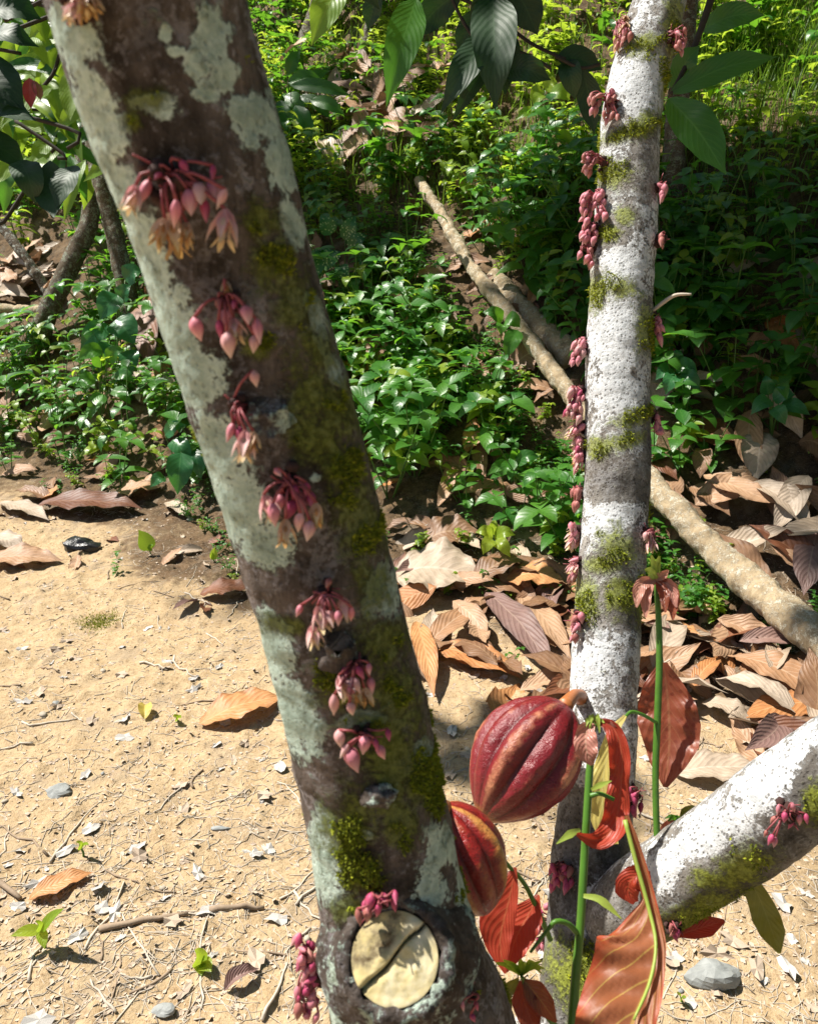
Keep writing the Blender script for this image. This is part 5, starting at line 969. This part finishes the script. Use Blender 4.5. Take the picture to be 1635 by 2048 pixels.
def ground_stick(p, a, L, r, mat, seed, bend=.15, n=7):
    rg = np.random.default_rng(seed); t = np.linspace(-.5, .5, n); d = np.array([math.cos(a), math.sin(a)]); s = np.array([-d[1], d[0]]); cv = rg.normal(0, bend)*L; k_ = rg.normal(0, bend*.35, n)*L*.5
    XY = p[:2] + t[:, None]*L*d + ((t**2)*4*cv*.5+k_)[:, None]*s; z = ground(XY[:, 0], XY[:, 1]) + r*.8 + np.abs(t)*rg.uniform(0, .03)*L*rg.choice([0, 1])
    return tube(np.c_[XY, z], np.linspace(r, r*.55, n), 6)
for i in range(95):
    if i < 62: x, y = rr.uniform(-40, 640), rr.uniform(1060, 2050)
    else: x, y = rr.uniform(860, 1660), rr.uniform(1380, 2050)
    p = T(x, y); pale = rr.random() < .6; v, f, u = ground_stick(p, rr.uniform(0, 6.28), rr.uniform(.04, .16), rr.uniform(.0012, .0032), None, i, .12)
    tag(mk('twig', v, f, M['twig_pale' if pale else 'twig'], None, u), ('pale' if pale else 'brown')+' dry twig '+sand_place(x, y), 'twig', ('pale' if pale else 'brown')+' twigs on the sand')
for (x, y, a, L, r, m_, lb) in [(290, 1855, .25, .14, .006, 'twig', 'brown stick fragment lying near the three-leaved seedling'), (475, 1828, .15, .09, .006, 'twig', 'short brown stick on the sand beside the mossy stem'), (0, 1770, -.6, .12, .007, 'twig', 'grey broken stick at the small orange leaf'), (860, 1300, .3, .2, .004, 'twig_pale', 'thin pale stick across the litter')]:
    v, f, u = ground_stick(T(x, y), a, L, r, None, int(x), .04); tag(mk('stick', v, f, M[m_], None, u), lb, 'stick')
# leaf scraps
SM = []
for i in range(9):
    rg = np.random.default_rng(500+i); n = 11; th = np.linspace(0, 2*PI, n, endpoint=False); r = rg.uniform(.45, 1.15, n); V = [(0, 0, .25)]+[(r[k]*math.cos(th[k]), r[k]*.6*math.sin(th[k]), rg.uniform(0, .5)) for k in range(n)]
    o = mk('leaf_scrap', np.array(V), [[0, 1+k, 1+(k+1) % n] for k in range(n)], M['scrap' if i % 2 else 'scrap_grey'], None, None, smooth=False); SM.append((i % 2, o.data)); bpy.data.objects.remove(o)
for i in range(290):
    z = rr.random()
    if z < .55: x, y = rr.uniform(-40, 660), 1030+1020*rr.random()**1.9
    else: x, y = rr.uniform(820, 1680), rr.uniform(1330, 2050)
    p = T(x, y); w_, me = rr.choice(SM); Mx = Matrix.Translation((p[0], p[1], float(ground(p[0], p[1]))-.001)) @ Matrix.Rotation(rr.uniform(0, 6.28), 4, 'Z') @ Matrix.Rotation(rr.gauss(0, .25), 4, 'X') @ Matrix.Scale(rr.uniform(.008, .026), 4)
    tag(link_mesh('leaf_scrap', me, None, Mx), ('brown' if w_ else 'grey')+' torn scrap of dry leaf '+sand_place(x, y), 'leaf scrap', ('brown' if w_ else 'grey')+' leaf scraps on the sand')
# fine litter: rootlets and crumbs nobody could count
rg = np.random.default_rng(63); parts = []
for i in range(4200):
    if rg.uniform() < .5: x, y = rg.uniform(-40, 700), rg.uniform(1000, 2080)
    else: x, y = rg.uniform(760, 1680), rg.uniform(1080, 2080)
    p = T(x, y) if i % 3 == 0 else p + np.array([rg.normal(0, .05), rg.normal(0, .05), 0]); v, f, u = ground_stick(p, rg.uniform(0, 6.28), rg.uniform(.012, .07), rg.uniform(.0004, .0011), None, i, .3, 4); parts.append((v, f, u, rg.uniform()))
V, F, U, A = cat(parts); tag(mk('fine_litter', V, F, M['twig_pale'], None, U), 'fine pale rootlets and straw strewn over the sand', 'litter', kind='stuff')
parts = []
for i in range(9000):
    if i % 4 == 0: p = T(*( (rg.uniform(-40, 700), rg.uniform(960, 2080)) if rg.uniform() < .5 else (rg.uniform(760, 1700), rg.uniform(1060, 2080)) ))
    else: p = p+np.array([rg.normal(0, .05), rg.normal(0, .05), 0])
    s = rg.uniform(.002, .007); c = np.array([p[0], p[1], float(ground(p[0], p[1]))+s*.2]); a = rg.uniform(0, 6.28); q = rotz(a)@rotx(rg.normal(0, .5)); v = (np.array([(-1, -.4, 0), (.2, -.7, .15), (1, .1, 0), (.1, .6, .1)])*s*rg.uniform(.6, 1.2, (4, 1)))@q.T + c; parts.append((v, [[0, 1, 2, 3]], None, rg.uniform()))
V, F, U, A = cat(parts); tag(mk('fine_litter', V, F, M['scrap'], None, U, smooth=False), 'crumbled leaf bits strewn over the sand', 'litter', kind='stuff')
for (x, y, s, sd_) in [(200, 1245, 26, 1)]:
    p = T(x, y); rg = np.random.default_rng(sd_); n = 900; c = p+np.c_[rg.normal(0, .03, n), rg.normal(0, .028, n), np.zeros(n)]; c[:, 2] = ground(c[:, 0], c[:, 1]); d = nrm(np.c_[rg.normal(0, .6, (n, 2)), np.ones(n)]); L = rg.uniform(.004, .010, (n, 1)); s_ = nrm(np.cross(d, rg.normal(0, 1, (n, 3))))*.0012
    tag(mk('moss_patch', np.stack([c-s_, c+s_, c+d*L], 1).reshape(-1, 3), (np.arange(n)[:, None]*3+np.array([0, 1, 2])).tolist(), M['moss'], None, None, {'tint': np.repeat(rg.uniform(.2, .9, n), 3)}, smooth=False), 'small green moss patch on bare sand', 'moss', kind='stuff')
